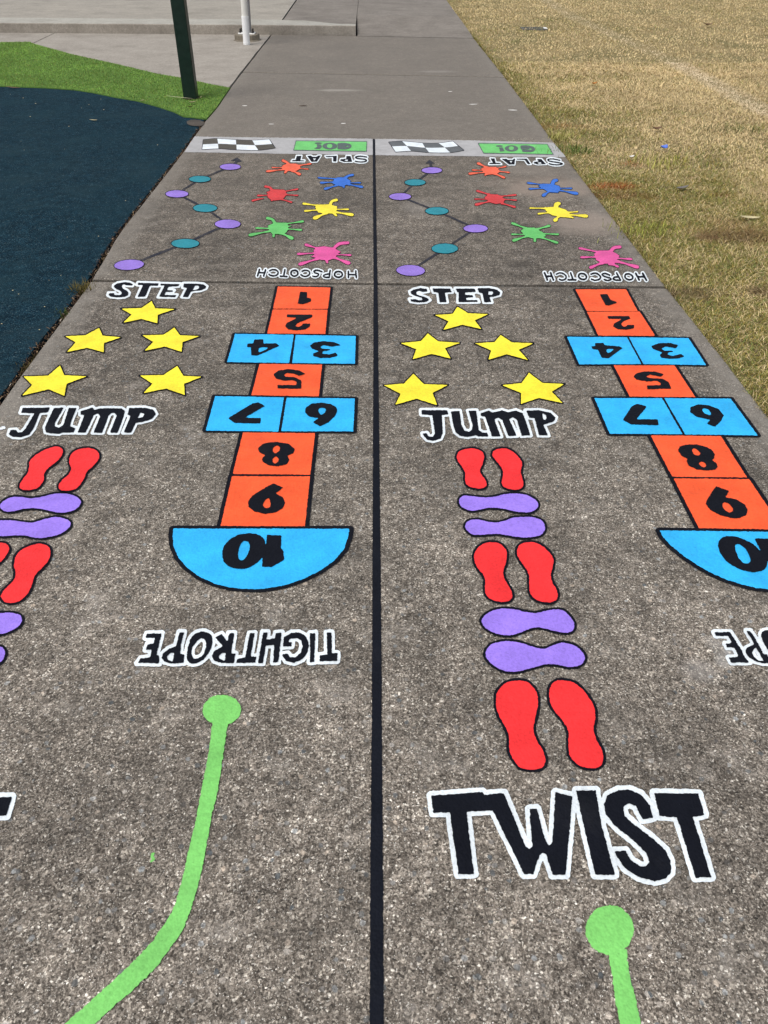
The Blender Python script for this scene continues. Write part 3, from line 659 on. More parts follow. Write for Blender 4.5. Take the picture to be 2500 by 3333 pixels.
# painted words
def word(label, letters, white_px, ay=1.0, z0=0.0, soft=1):
    t = thing('painted_word', label, 'painted word', centre(letters), 'black words outlined in white on the path')
    sheet('outline', letters, PW, t, grow=white_px+.8, z=Z_EDGE+z0, ay=ay, rag=.75)
    for k, s in enumerate(letters): sheet('letter', s, PK, t, grow=(-.55 if white_px > 9 else -1.15) if white_px > 4 else (-.15 if white_px > 2.6 else -.6), z=Z_FILL+.0004*(k % 2)+z0, soft=soft)
    return t
def L(c, poly, *holes): return Shape([P(c, poly)], [P(c, h) for h in holes])
def SK(c, r, *lines, polys=(), holes=()):
    s = CROP[c][2]; return Shape([P(c, p) for p in polys], [P(c, h) for h in holes], [(catopen(P(c, l), 5) if len(l) > 2 else P(c, l), r*.84/s) for l in lines])
def ring(c, x, y, rx, ry, r, tilt=0.0):
    s = CROP[c][2]; a = np.linspace(0, 2*math.pi, 25)
    return Shape(strokes=[(P(c, [(x+rx*math.cos(q)+tilt*ry*math.sin(q), y+ry*math.sin(q)) for q in a]), r*.84/s)])
word('black slanting word STEP outlined in white, left lane above the yellow stars', [
 L('C2',[(528,292),(515,318),(430,312),(412,300),(392,305),(385,325),(400,350),(450,375),(475,405),(465,440),(420,462),(330,470),(240,460),(205,440),(212,408),(290,405),(285,425),(310,432),(360,430),(378,412),(360,385),(305,360),(275,335),(280,305),(330,278),(420,265),(480,270)]),
 L('C2',[(592,272),(865,280),(845,320),(745,318),(685,460),(578,462),(645,312),(575,305)]),
 L('C2',[(880,285),(1135,290),(1108,325),(985,332),(970,368),(1055,372),(1035,398),(950,400),(935,430),(1092,432),(1068,466),(850,462),(925,318),(868,315)]),
 L('C2',[(1175,283),(1340,283),(1430,292),(1475,322),(1462,352),(1400,378),(1275,392),(1235,465),(1155,462),(1215,345),(1165,340)],[(1325,318),(1360,318),(1372,335),(1350,358),(1300,365)])], 5.4, ay=1.25)
word('black upright word STEP outlined in white, right lane beside the centre line', [
 L('E',[(345,98),(400,85),(450,92),(460,116),(415,122),(390,112),(370,120),(375,138),(420,150),(455,163),(472,182),(445,198),(380,203),(325,194),(315,172),(365,172),(385,181),(412,178),(405,165),(355,150),(325,135),(318,115)]),
 L('E',[(487,88),(630,90),(645,122),(590,125),(605,200),(545,200),(535,125),(500,122)]),
 L('E',[(668,90),(818,90),(833,120),(745,126),(748,138),(803,140),(811,162),(755,165),(757,178),(840,178),(850,198),(690,200),(692,125),(680,122)]),
 L('E',[(835,88),(930,85),(990,98),(1018,120),(1010,145),(960,158),(935,160),(950,200),(890,200),(875,130),(850,125)],[(925,115),(955,118),(957,130),(945,139),(927,138)])], 5.6, ay=1.25)
word('black slanting word JUMP outlined in white, left lane near the rubber', [
 L('JL',[(125,45),(285,43),(268,74),(225,78),(190,165),(165,198),(118,214),(72,212),(48,198),(56,170),(92,168),(100,182),(122,182),(142,160),(190,80),(115,76)]),
 L('JL',[(300,46),(360,43),(310,130),(308,148),(330,156),(352,143),(385,45),(432,45),(400,125),(395,150),(425,158),(412,187),(350,187),(330,195),(285,192),(255,185),(250,155),(265,120)]),
 L('JL',[(450,65),(520,42),(530,56),(560,48),(620,46),(680,48),(702,62),(695,95),(660,188),(612,188),(652,92),(640,76),(622,80),(610,92),(575,188),(520,188),(560,95),(548,80),(528,88),(480,188),(432,188),(470,88),(450,86)]),
 L('JL',[(722,46),(810,44),(862,56),(876,82),(850,112),(795,128),(762,132),(735,187),(690,187),(730,92),(712,88)],[(788,76),(806,82),(800,97),(774,102)])], 6.2, ay=1.15)
word('black upright word JUMP outlined in white, right lane below the stars', [
 L('JR',[(58,45),(222,45),(230,75),(190,80),(195,190),(180,225),(135,240),(95,232),(70,205),(66,190),(95,188),(105,208),(130,210),(142,190),(125,80),(60,75)]),
 L('JR',[(240,52),(298,50),(312,140),(328,170),(355,178),(370,168),(376,140),(350,50),(402,48),(418,170),(440,185),(472,185),(478,212),(410,212),(395,205),(350,215),(300,208),(270,185),(255,140)]),
 L('JR',[(425,65),(480,48),(500,60),(560,46),(600,58),(645,46),(690,65),(712,120),(738,205),(680,208),(650,108),(628,92),(607,104),(655,208),(598,210),(560,112),(538,95),(515,105),(555,212),(495,212),(455,90),(428,85)]),
 L('JR',[(705,48),(790,45),(860,60),(895,92),(885,118),(840,133),(818,138),(848,205),(788,205),(760,98),(728,95)],[(812,70),(830,80),(834,95),(828,105),(818,105)])], 6.4, ay=1.15)
TW = [L('L',[(203,516),(425,500),(436,512),(470,512),(480,580),(357,588),(390,857),(320,858),(283,590),(212,592)]),
 L('L',[(432,512),(518,506),(612,735),(628,748),(640,735),(628,575),(660,572),(700,715),(715,730),(728,715),(740,502),(815,520),(785,860),(728,860),(700,772),(685,765),(672,775),(645,858),(605,858),(470,580),(440,582)]),
 L('L',[(830,495),(915,493),(940,640),(998,860),(912,860),(848,585)]),
 L('L',[(950,555),(965,515),(1010,493),(1060,490),(1110,510),(1150,560),(1162,612),(1118,622),(1098,585),(1085,562),(1060,552),(1038,562),(1033,580),(1042,605),(1080,640),(1160,700),(1215,750),(1240,800),(1240,850),(1215,878),(1170,888),(1100,870),(1040,830),(1005,780),(995,755),(1045,755),(1065,792),(1110,822),(1132,820),(1146,802),(1130,765),(1080,715),(1000,650),(958,600)]),
 L('L',[(1165,505),(1358,508),(1385,600),(1335,610),(1415,870),(1345,872),(1265,612),(1190,605)])]
word('large black word TWIST outlined in white, right lane nearest the camera', TW, 13.5)
gT = unproj(P('K', [(52,521)]))[0]-unproj(P('L', [(1358,508)]))[0]
word('end of a black letter outlined in white, cut off at the left picture edge', [s.moved(gT) for s in TW[:-1]]+[L('K',[(-170,528),(52,521),(28,605),(-62,608),(-150,870),(-225,872),(-150,612),(-215,612)])], 13.5)
TR = [
 L('T',[(172,180),(283,176),(245,332),(265,335),(262,400),(100,396),(128,358),(195,348),(205,300),(160,302),(175,258),(218,250),(228,215),(160,215)]),
 L('T',[(405,170),(445,168),(420,262),(418,325),(445,330),(440,395),(350,400),(295,385),(273,355),(285,325),(330,287),(380,270)],[(345,322),(365,324),(355,380),(322,365),(318,345)]),
 Shape([cat(P('T',[(530,175),(580,165),(625,180),(648,220),(640,280),(610,340),(560,385),(510,402),(470,388),(457,345),(465,280),(490,210)]),4)],[cat(P('T',[(540,235),(570,218),(592,235),(595,280),(575,330),(540,355),(510,355),(498,320),(505,280)]),4)]),
 L('T',[(763,178),(805,175),(783,322),(812,325),(802,396),(705,396),(655,378),(636,345),(655,305),(715,272),(658,208),(712,182),(752,235)],[(715,322),(740,322),(730,372),(702,365),(690,345)]),
 L('T',[(912,178),(950,176),(922,345),(965,345),(955,392),(815,396),(820,362),(878,352)]),
 L('T',[(1008,170),(1045,170),(1035,222),(1092,215),(1100,175),(1145,172),(1120,388),(1080,392),(1088,265),(1030,270),(1008,396),(970,396)]),
 L('T',[(1158,205),(1215,172),(1270,170),(1322,200),(1342,258),(1332,320),(1292,370),(1230,396),(1172,380),(1148,345),(1150,328),(1188,322),(1205,348),(1240,348),(1278,318),(1290,270),(1282,232),(1250,215),(1205,222),(1195,240),(1220,240),(1215,275),(1150,278)]),
 L('T',[(1345,178),(1388,172),(1380,388),(1343,390)]),
 L('T',[(1465,172),(1505,170),(1508,318),(1548,320),(1545,382),(1412,385),(1415,335),(1468,328)])]
word('upside-down black word TIGHTROPE outlined in white, left lane above the green curve', TR, 8.2)
gS = unproj(P('T2', [(683,312)]))[0]-unproj(P('T', [(172,180)]))[0]
word('upside-down black word TIGHTROPE outlined in white, cut by the right picture edge', [
 L('T2',[(683,312),(978,310),(1060,437),(1198,655),(1222,728),(1335,870),(995,870),(940,768),(1095,758),(1112,735),(1048,600),(922,597),(880,520),(980,508),(988,490),(935,390),(715,385)]),
 L('T2',[(1262,292),(1340,290),(1430,420),(1590,705),(1650,712),(1720,890),(1560,880),(1400,835),(1275,740),(1248,665),(1265,600),(1395,530),(1390,500)],[(1378,690),(1400,640),(1440,605),(1475,660),(1570,830),(1500,820),(1420,770)])]
 +[s.moved(gS) for s in TR[2:]], 7.6)
word('small upside-down black word HOPSCOTCH outlined in white, left lane above the joint', [
 SK('A2',13,[(243,893),(220,972)],[(318,897),(295,972)],[(235,932),(306,934)]), SK('A2',12,[(368,908),(405,895),(445,900),(472,925),(462,955),(425,970),(385,968),(362,953)]),
 SK('A2',13,[(500,975),(580,980)],[(555,895),(540,975)]), ring('A2',672,938,43,36,13), SK('A2',12,[(767,915),(800,903),(838,908),(860,932),(850,960),(812,978),(775,972),(754,958)]),
 SK('A2',12,[(1008,920),(960,903),(915,910),(922,932),(965,947),(962,968),(930,980),(898,974)]), SK('A2',12,[(1110,905),(1100,990)],[(1100,948),(1052,955),(1028,973),(1052,988),(1098,990)]),
 ring('A2',1212,953,48,36,13), SK('A2',13,[(1335,918),(1335,990)],[(1425,915),(1432,993)],[(1335,955),(1428,957)])], 3.1, soft=0)
word('small upside-down black word HOPSCOTCH outlined in white, right lane by the grass', [
 SK('B2',13,[(440,1087),(470,1163)],[(505,1087),(535,1163)],[(455,1125),(520,1125)]), SK('B2',11,[(568,1102),(605,1088),(645,1098),(672,1125),(664,1155),(630,1165),(600,1158)]),
 SK('B2',12,[(695,1163),(778,1163)],[(722,1090),(748,1163)]), ring('B2',850,1127,42,32,12,.25), SK('B2',11,[(942,1102),(985,1090),(1022,1106),(1045,1135),(1025,1160),(985,1168),(948,1156)]),
 SK('B2',11,[(1142,1112),(1095,1094),(1062,1104),(1085,1125),(1145,1143),(1156,1160),(1120,1170),(1085,1160)]), SK('B2',12,[(1218,1090),(1260,1166)],[(1235,1130),(1196,1136),(1182,1152),(1210,1166),(1258,1166)]),
 ring('B2',1350,1130,42,32,12,.3), SK('B2',13,[(1425,1095),(1462,1165)],[(1500,1095),(1540,1167)],[(1443,1130),(1518,1130)])], 3.1, soft=0)
word('small upside-down black word SPLAT outlined in white, left lane below a green sign', [
 L('A1',[(700,250),(762,250),(748,305),(800,308),(795,322),(635,320),(650,302),(685,302)]), L('A1',[(825,252),(878,248),(895,262),(945,262),(960,248),(1000,248),(950,325),(880,328)],[(905,285),(935,285),(916,305)]),
 L('A1',[(1050,255),(1195,250),(1190,325),(1145,325),(1145,268),(1065,272)]), L('A1',[(1310,252),(1362,252),(1385,327),(1280,330),(1232,312),(1240,292),(1305,285)],[(1298,300),(1328,300),(1325,315),(1290,312)]),
 SK('A1',12,[(1560,268),(1480,257),(1425,268),(1445,285),(1530,295),(1558,310),(1530,325),(1470,328),(1418,318)])], 2.4, soft=0)
word('small upside-down black word SPLAT outlined in white, right lane at the grass edge', [
 L('B1',[(360,283),(415,283),(430,335),(480,338),(500,356),(345,356),(352,338),(390,335)]), L('B1',[(495,288),(560,288),(580,300),(635,300),(650,285),(670,285),(660,360),(590,360)],[(600,315),(630,315),(617,337)]),
 L('B1',[(672,285),(810,285),(860,356),(820,356),(782,304),(690,300)]), L('B1',[(930,289),(990,290),(1050,356),(940,358),(890,345),(900,325),(950,320)],[(945,335),(980,332),(987,346),(955,348)]),
 SK('B1',12,[(1215,308),(1130,291),(1070,298),(1092,318),(1200,336),(1248,350),(1205,362),(1130,360),(1085,348)])], 2.4, soft=0)
tag(sheet('paint_smear', SK('JL', 8, [(4,165),(12,160),(22,158)]), PW, z=Z_EDGE, rag=2.5), 'dab of white paint beside the letter J at the left picture edge', 'paint smear')

# dotted hopping trails
def trail(lane, c, dots, arrow_polys, shaft):
    s = CROP[c][2]; a = np.linspace(0, 2*math.pi, 49)[:-1]
    sh = [Shape([P(c, [(x+rx*math.cos(q), y+ry*math.sin(q)+tl*rx*math.cos(q)) for q in a])]) for x, y, rx, ry, tl in dots]
    t = thing('painted_trail', f'zigzag trail of violet and teal dots, {lane}', 'dot trail', centre(sh), 'dot trails painted on the path')
    vv, ff = [], []
    pts = [(d[0], d[1]) for d in dots]
    for k in range(len(pts)-1):
        (x0, y0), (x1, y1) = pts[k], pts[k+1]; w_ = (dots[k][2]+dots[k+1][2])*.048
        v, f = contour([Shape(strokes=[(P(c, [(x0,y0),(x1,y1)]), w_/s)])], z=Z_BAND+.0002*k, ay=1.25, rag=1.6)
        o = len(vv); vv += list(v-np.array(t.location)); ff += [[i+o for i in g] for g in f]
    obj('link_line', vv, ff, PKF, t)
    for k, q in enumerate(sh):
        b = sheet('dot_border', q, PKL, t, grow=2.3, z=Z_EDGE, ay=1.4)
        sheet('dot', q, PVd if k % 2 == 0 else PT, t, z=Z_FILL)
    sheet('arrow', Shape([P(c, p) for p in arrow_polys], strokes=[(P(c, shaft), 7/s)]), PKF, t, z=Z_BAND, rag=1.6)
trail('left lane beside the rubber', 'A', [(348,698,76,26,-.06),(637,588,71,23,0),(855,488,66,22,0),(739,406,61,20,0),(594,333,58,18,0),(712,257,55,16,0),(868,194,53,15,0)],
      [[(905,146),(868,163),(893,164),(893,170),(912,170),(930,167)]], [(892,182),(902,164)])
trail('right lane beside the centre line', 'B', [(295,727,73,27,.03),(471,614,67,25,0),(629,511,62,20,0),(430,421,59,19,0),(241,347,56,17,0),(318,274,53,16,0),(404,212,52,15,0)],
      [[(392,158),(370,177),(420,178)]], [(401,198),(396,172)])

# paint splats
def splat(color, where, c, body, arms):
    s = CROP[c][2]
    st_ = []
    for p, r in arms:
        q = np.array(p, float)
        if len(q) == 2 and np.hypot(*(q[1]-q[0])) > 60:      # teardrop: thin neck, round end
            u = np.array([0, .2, .4, .6, .78, .92, 1.]); f = np.array([1.7, 1.1, .78, .78, 1.05, 1.25, 1.1])
            rr = np.where(u < .5, r[0], r[1])*f; q = q[0]+(q[1]-q[0])*u[:, None]
        elif len(q) == 2: rr = np.array(r, float)
        else:
            n_ = (len(q)-1)*5+1; rr = np.interp(np.linspace(0, 1, n_), np.linspace(0, 1, len(r)), r); q = catopen(q, 5)
        st_.append((P(c, q), rr/s))
    shp = Shape([P(c, body)], strokes=st_); shp.k = 2.6
    fill_edge('painted_splat', f'{color} paint splat, {where}', 'paint splat', shp, PS[color], 'paint splats painted on the path', 1.7, ay=1.3, step=.7, edge_mat=PKL, fill_grow=.35)
splat('orange', 'left lane, touching the word SPLAT', 'A1', [(590,350),(690,350),(745,375),(740,410),(700,435),(640,440),(560,435),(515,400),(530,370)],
      [([(600,365),(582,335),(535,312)],[22,14,18]),([(730,372),(870,350)],[6,9]),([(730,405),(840,417)],[4,6]),([(650,435),(735,478)],[12,16]),([(580,432),(558,458)],[14,12]),([(540,420),(340,443)],[6,13]),([(520,400),(400,395)],[3,6])])
splat('blue', 'left lane, close to the centre line', 'A1', [(1195,522),(1250,516),(1310,528),(1362,560),(1345,595),(1295,615),(1280,632),(1235,625),(1190,610),(1140,590),(1155,555)],
      [([(1285,535),(1330,500),(1385,487)],[22,13,16]),([(1190,535),(970,522)],[6,9]),([(1160,575),(1000,583)],[6,11]),([(1195,615),(1050,658)],[8,14]),([(1340,585),(1480,583)],[4,7]),([(1335,603),(1500,635)],[8,14]),([(1270,615),(1280,638)],[12,10])])
splat('red', 'left lane, below the orange splat', 'A1', [(410,665),(545,670),(580,720),(550,760),(520,790),(430,800),(390,795),(345,760),(350,720),(330,700)],
      [([(400,680),(372,642),(320,630)],[20,13,16]),([(545,690),(710,662)],[6,9]),([(565,730),(710,738)],[5,8]),([(515,785),(635,822)],[8,10]),([(400,785),(395,800)],[14,11]),([(360,735),(225,740)],[5,9]),([(290,776),(220,788),(160,802)],[4,10,12])])
splat('yellow', 'left lane, beside the centre line below the blue one', 'A2', [(945,100),(1100,95),(1195,120),(1190,165),(1165,205),(1080,205),(970,195),(950,160),(930,130)],
      [([(1110,105),(1132,58),(1185,40)],[18,15,19]),([(955,108),(785,85)],[7,12]),([(960,162),(805,175)],[6,11]),([(1060,200),(925,262)],[14,22]),([(1150,200),(1185,230)],[14,12]),([(1175,190),(1380,222)],[10,18]),([(1180,155),(1330,155)],[5,9])])
splat('green', 'left lane, beside the violet dot of the trail', 'A2', [(435,320),(575,320),(595,360),(595,400),(570,440),(500,460),(400,455),(365,410),(350,355)],
      [([(435,330),(402,280),(345,265)],[18,16,20]),([(575,333),(775,303)],[6,12]),([(580,368),(630,360)],[10,3]),([(580,395),(755,408)],[6,11]),([(520,450),(640,510)],[12,20]),([(422,445),(415,485)],[11,14]),([(375,422),(130,470)],[9,17]),([(375,390),(205,385)],[6,10])])
splat('pink', 'left lane, above the word HOPSCOTCH', 'A2', [(940,620),(1040,610),(1160,630),(1215,665),(1240,680),(1190,705),(1170,750),(1090,780),(1000,775),(940,750),(880,735),(920,710),(910,660)],
      [([(1150,640),(1220,580),(1325,565)],[16,22,22]),([(960,635),(815,590)],[8,16]),([(930,692),(720,703)],[8,14]),([(960,760),(745,828)],[12,20]),([(1065,770),(1075,808)],[16,12]),([(1155,742),(1335,815)],[14,22]),([(1180,710),(1360,717)],[6,11])])
splat('orange', 'right lane, under the letter T of SPLAT', 'B1', [(290,390),(430,390),(470,430),(465,460),(420,475),(320,485),(280,450),(250,410)],
      [([(320,395),(215,345)],[10,14]),([(445,407),(550,384)],[5,8]),([(455,440),(590,457)],[6,8]),([(415,470),(530,520)],[11,13]),([(320,475),(300,488)],[12,10]),([(290,455),(110,472)],[6,13]),([(265,430),(145,427)],[4,7])])
splat('blue', 'right lane, on the pale patch near the grass', 'B1', [(1010,595),(1120,600),(1210,625),(1215,665),(1195,705),(1110,700),(1050,680),(1020,660),(955,625)],
      [([(1120,610),(1140,565),(1170,553)],[22,22,22]),([(1000,607),(825,585)],[6,11]),([(1020,650),(845,658)],[6,10]),([(1090,685),(1015,738)],[10,18]),([(1205,650),(1355,652)],[5,9]),([(1205,675),(1420,715)],[7,18])])
splat('red', 'right lane, left of the pale patch', 'B1', [(340,725),(450,728),(490,745),(540,790),(520,830),(430,843),(380,830),(340,805),(290,765)],
      [([(345,727),(205,683)],[9,12]),([(480,752),(670,733)],[6,10]),([(525,785),(680,797)],[5,8]),([(505,835),(660,880)],[9,12]),([(355,812),(190,850)],[9,16]),([(325,785),(175,783)],[5,7])])
splat('yellow', 'right lane, lower on the pale patch near the grass', 'B2', [(440,385),(530,375),(600,385),(670,408),(700,440),(710,470),(740,492),(620,485),(520,465),(460,420)],
      [([(560,390),(570,350),(590,340)],[22,26,22]),([(450,392),(285,388)],[7,7]),([(490,438),(375,450)],[6,9]),([(595,475),(555,520)],[12,18]),([(690,437),(795,427)],[8,6]),([(705,460),(890,475)],[8,17]),([(700,478),(745,492)],[12,8])])
splat('green', 'right lane, below the yellow splat', 'B2', [(225,600),(330,600),(380,630),(420,650),(455,690),(400,712),(310,715),(240,695),(185,635)],
      [([(235,605),(95,553)],[9,13]),([(360,617),(490,580)],[10,12]),([(410,665),(585,672)],[7,9]),([(405,706),(575,762)],[8,12]),([(335,705),(335,742)],[12,14]),([(250,692),(110,737)],[9,16]),([(225,672),(90,672)],[5,8])])
splat('pink', 'right lane, above the word HOPSCOTCH by the grass', 'B2', [(1030,850),(1150,848),(1215,880),(1250,905),(1220,940),(1225,975),(1160,990),(1070,985),(1000,950),(975,885)],
      [([(1150,860),(1190,818),(1250,808)],[18,20,20]),([(1020,863),(820,822)],[8,12]),([(1010,915),(840,920)],[8,12]),([(1065,978),(940,1030)],[14,16]),([(1160,985),(1230,1020)],[20,12]),([(1220,962),(1440,1025)],[12,18]),([(1210,930),(1375,940)],[7,11])])

# tightropes
def rope(label, c, circ, le, re):
    a = np.linspace(0, 2*math.pi, 49)[:-1]; x, y, rx, ry = circ
    band_ = np.vstack([catopen(P(c, le), 6), catopen(P(c, re), 6)[::-1]])
    s = Shape([P(c, [(x+rx*math.cos(q), y+ry*math.sin(q)) for q in a]), band_])
    tag(sheet('painted_tightrope', s, PG, z=Z_EDGE, rag=1.5, step=1.7), label, 'tightrope marking', 'green tightrope lines on the path')
rope('long bright green curving line with a round end, left lane under TIGHTROPE', 'K', (958,147,84,65),
     [(918,205),(905,300),(888,400),(868,500),(850,610),(828,700),(800,820),(775,920),(745,1010),(700,1090),(640,1165),(560,1250),(440,1360),(275,1504),(120,1630)],
     [(985,200),(970,300),(955,400),(938,510),(915,600),(902,680),(885,770),(862,880),(830,990),(795,1080),(745,1160),(680,1250),(600,1330),(500,1420),(408,1504),(280,1620)])
rope('short bright green line with a round end, right lane below TWIST', 'L', (974,1098,104,106),
     [(965,1180),(985,1290),(1000,1400),(1020,1504),(1050,1640)], [(1048,1180),(1060,1290),(1085,1390),(1108,1504),(1140,1640)])
tag(sheet('paint_smear', SK('K', 4, [(660,770),(656,785)], [(655,792),(652,803)], [(663,790),(662,797)]), PG, z=Z_BAND, rag=2.0), 'tiny dab of green paint on bare concrete left of the green curve', 'paint smear')

# checkered flags and GO signs
def flag(lane, c, top, mid, bot, dark):
    smooth = lambda r: catopen(P(c, r), 6)
    T_, M_, B_ = smooth(top), smooth(mid), smooth(bot)
    out = Shape([np.vstack([T_, B_[::-1]])])
    t = thing('painted_flag', f'black and white checkered flag on the grey strip, {lane}', 'flag marking', centre([out]), 'checkered flags on the grey strip')
    sheet('border', out, PKF, t, grow=1.5, z=Z_EDGE)
    V, F, mi = [], [], []
    for row, (a, b) in enumerate(((T_, M_), (M_, B_))):
        for q in range(4):
            A, B = a[q*6:q*6+7], b[q*6:q*6+7]; ring_ = np.vstack([A, B[::-1]])
            cc = ring_.mean(0); g = unproj(cc+(ring_-cc)*.99, Z_FILL); o = len(V)
            V += [(x-t.location[0], y-t.location[1], Z_FILL) for x, y in g]; nn = 7
            F += [(o+i, o+2*nn-1-i, o+2*nn-2-i, o+i+1) for i in range(nn-1)]; mi += [(row+q) % 2]*(nn-1)
    obj('cloth', V, F, [dark, PW], t, midx=mi)
flag('left lane beside the rubber', 'FL', [(165,66),(287,57),(450,67),(592,72),(740,62)], [(162,107),(294,101),(453,108),(615,113),(765,103)], [(155,150),(298,143),(455,152),(645,156),(793,138)], PFD)
flag('right lane beside the centre line', 'FR', [(155,77),(258,70),(415,84),(540,85),(650,71)], [(180,110),(295,107),(437,120),(587,118),(690,107)], [(208,152),(328,145),(465,156),(630,157),(735,140)], PFD2)
def sign(lane, c, panel, dot, body, o_, g_):
    p = Shape([P(c, panel)])
    t = thing('painted_sign', f'green panel with grey upside-down word GO!, {lane}', 'sign marking', centre([p]), 'green GO panels on the grey strip')
    sheet('border', p, PGR, t, grow=1.2, z=Z_EDGE); sheet('panel', p, PSG, t, z=Z_FILL, grow=-1.2)
    a = np.linspace(0, 2*math.pi, 25)[:-1]; el = lambda x, y, rx, ry: P(c, [(x+rx*math.cos(q), y+ry*math.sin(q)) for q in a])
    sheet('letter', Shape([el(*dot), P(c, body)]), PGR, t, z=Z_TOP, step=.6, rag=.5)
    sheet('letter', Shape([el(*o_[0])], [el(*o_[1])]), PGR, t, z=Z_TOP, step=.6, rag=.5)
    sheet('letter', Shape(strokes=[(P(c, l) if len(l) < 3 else catopen(P(c, l), 5), r/CROP[c][2]) for l, r in g_]), PGR, t, z=Z_TOP+.0004, step=.6, rag=.5)
sign('left lane beside the centre line', 'A1', [(692,68),(1562,77),(1558,198),(662,184)], (965,98,44,10), [(945,110),(1000,115),(1012,140),(985,168),(912,166),(952,140)],
     ((1108,133,92,42),(1105,130,34,27)), [([(1215,112),(1290,108),(1350,122),(1352,142),(1300,158),(1215,156)],15),([(1212,132),(1305,130)],9),([(1208,115),(1212,132)],9)])
sign('right lane at the grass edge', 'B1', [(212,98),(1060,110),(1135,235),(280,220)], (472,132,42,10), [(465,150),(512,150),(540,195),(480,200),(475,165)],
     ((622,162,82,38),(620,158,32,24)), [([(745,140),(820,138),(885,155),(895,178),(850,192),(765,190)],14),([(745,165),(835,163)],9),([(740,143),(745,165)],9)])

# ------------------------------------------------------------------ posts and column at the far left
def lathe(prof, n=32, cx=0, cy=0):
    V, F = [], []
    for r, z in prof:
        for i in range(n): a = 2*math.pi*i/n; V.append((cx+r*math.cos(a), cy+r*math.sin(a), z))
    for k in range(len(prof)-1):
        for i in range(n): j = (i+1) % n; F.append((k*n+i, k*n+j, (k+1)*n+j, (k+1)*n+i))
    F.append(tuple(range((len(prof)-1)*n, len(prof)*n))); return V, F
def rbox(x0, x1, y0, y1, z0, z1, b):       # box with bevelled vertical edges and top rim
    pr = []
    for z, ins in ((z0, 0), (z1-b, 0), (z1, b)):
        X0, X1, Y0, Y1 = x0+ins, x1-ins, y0+ins, y1-ins
        pr.append([(X0+b, Y0, z), (X1-b, Y0, z), (X1, Y0+b, z), (X1, Y1-b, z), (X1-b, Y1, z), (X0+b, Y1, z), (X0, Y1-b, z), (X0, Y0+b, z)])
    V = sum(pr, []); F = []
    for k in range(2):
        for i in range(8): j = (i+1) % 8; F.append((k*8+i, k*8+j, (k+1)*8+j, (k+1)*8+i))
    F.append(tuple(range(16, 24))); return V, F
def simple(name, col, rough=.5, var=.15, metal=0.0, sc=20, spec=.4):
    n = NT(name); c = n.mix(n.ramp(n.noise(sc, 5, .65), [(.3, 0.), (.7, 1.)]), tuple(v*(1-var) for v in col), tuple(min(1, v*(1+var)) for v in col))
    n.b.inputs['Metallic'].default_value = metal; n.b.inputs['Specular IOR Level'].default_value = spec
    return n.done(c, n.ramp(n.noise(sc*2, 3), [(.3, rough-.08), (.7, rough+.1)]), n.bump(n.noise(sc*6, 3), .15, .001))
M_GP = simple('dark_green_powder_coat', (.006, .020, .013), .38, .2, spec=.35)
M_WP = simple('white_pvc', (.72, .71, .67), .4, .07, sc=8)
M_WP2 = simple('white_sleeve', (.80, .81, .82), .4, .05, sc=8)
M_WPL = simple('white_plate_paint', (.78, .78, .76), .5, .08)
M_GST = simple('galvanised_grey', (.20, .20, .21), .5, .15)
M_BOLT = simple('dark_bolt', (.018, .016, .015), .5, .2)
M_FOOT = mat_smooth_concrete('weathered_footing', (.13, .11, .085), (.27, .24, .19), .6)
def lean(o, top_px, h):                    # stand the post along the line it follows in the photograph
    x, y, z = o.location; px = min(((dx, dy) for dx in np.linspace(-.12, .12, 49) for dy in (0,)), key=lambda d: abs(line_dist((x+d[0]*h, y, z+h), (x, y, z), top_px)))
    o.rotation_euler = (0, math.atan(px[0]), 0)
def line_dist(a, b, q):
    pa = proj([a[:2]], a[2])[0]; pb = proj([b[:2]], b[2])[0]; t = (q[1]-pb[1])/(pa[1]-pb[1]); return pb[0]+(pa[0]-pb[0])*t-q[0]
# green post: 125 mm square hollow section
g0 = unproj(P('P2', [(658,1797)]))[0]
t = thing('steel_post', 'dark green square steel post standing in the artificial turf', 'post', (g0[0], g0[1]+.064, 0))
HP = 1.5
V, F = rbox(-.064, .064, -.064, .064, -.1, HP, .006); obj('shaft', V, F, M_GP, t)
V, F = lathe([(.085, .004), (.085, .010), (.05, .013)], 24); obj('collar', V, F, M_SOIL, t)
lean(t, P('P2', [(448,0)])[0], HP)
print('post lean', math.degrees(t.rotation_euler[1]))
# white column: footing, steel column with base plate and bolts, downpipe in front
c0 = unproj(P('P1', [(350,432)]))[0]
fz = lambda a: a
t = thing('concrete_footing', 'low round weathered concrete footing around the white column', 'footing', (c0[0], c0[1], 0))
V, F = lathe([(.205, -.05), (.195, .004), (.178, .012), (.176, .068), (.168, .078), (.120, .078), (.118, .06)], 10); obj('collar', V, F, M_FOOT, t)
t = thing('steel_column', 'grey steel column bolted to the round footing behind the white downpipe', 'column', (c0[0], c0[1], .06))
V, F = rbox(-.045, .062, -.045, .05, .02, 2.6, .005); obj('shaft', V, F, M_GST, t)
V, F = rbox(-.115, .115, -.09, .10, .018, .032, .004); obj('base_plate', V, F, M_WPL, t)
for bx, by in ((-.088, -.045), (-.082, .045), (.088, -.045), (.084, .045)):
    V, F = lathe([(.016, .032), (.016, .046), (.009, .047), (.009, .078), (.006, .081)], 8, bx, by); obj('bolt', V, F, M_BOLT, t)
d0 = unproj(P('P1', [(338,487)]))[0]
t = thing('downpipe', 'white drainpipe reaching the ground in front of the grey column', 'drainpipe', (d0[0], d0[1]+.046, 0))
V, F = lathe([(.046, .0), (.0475, .02), (.046, .05), (.047, .30), (.0485, .31), (.0485, .335)], 28); obj('sleeve', V, F, M_WP2, t, smooth=False)
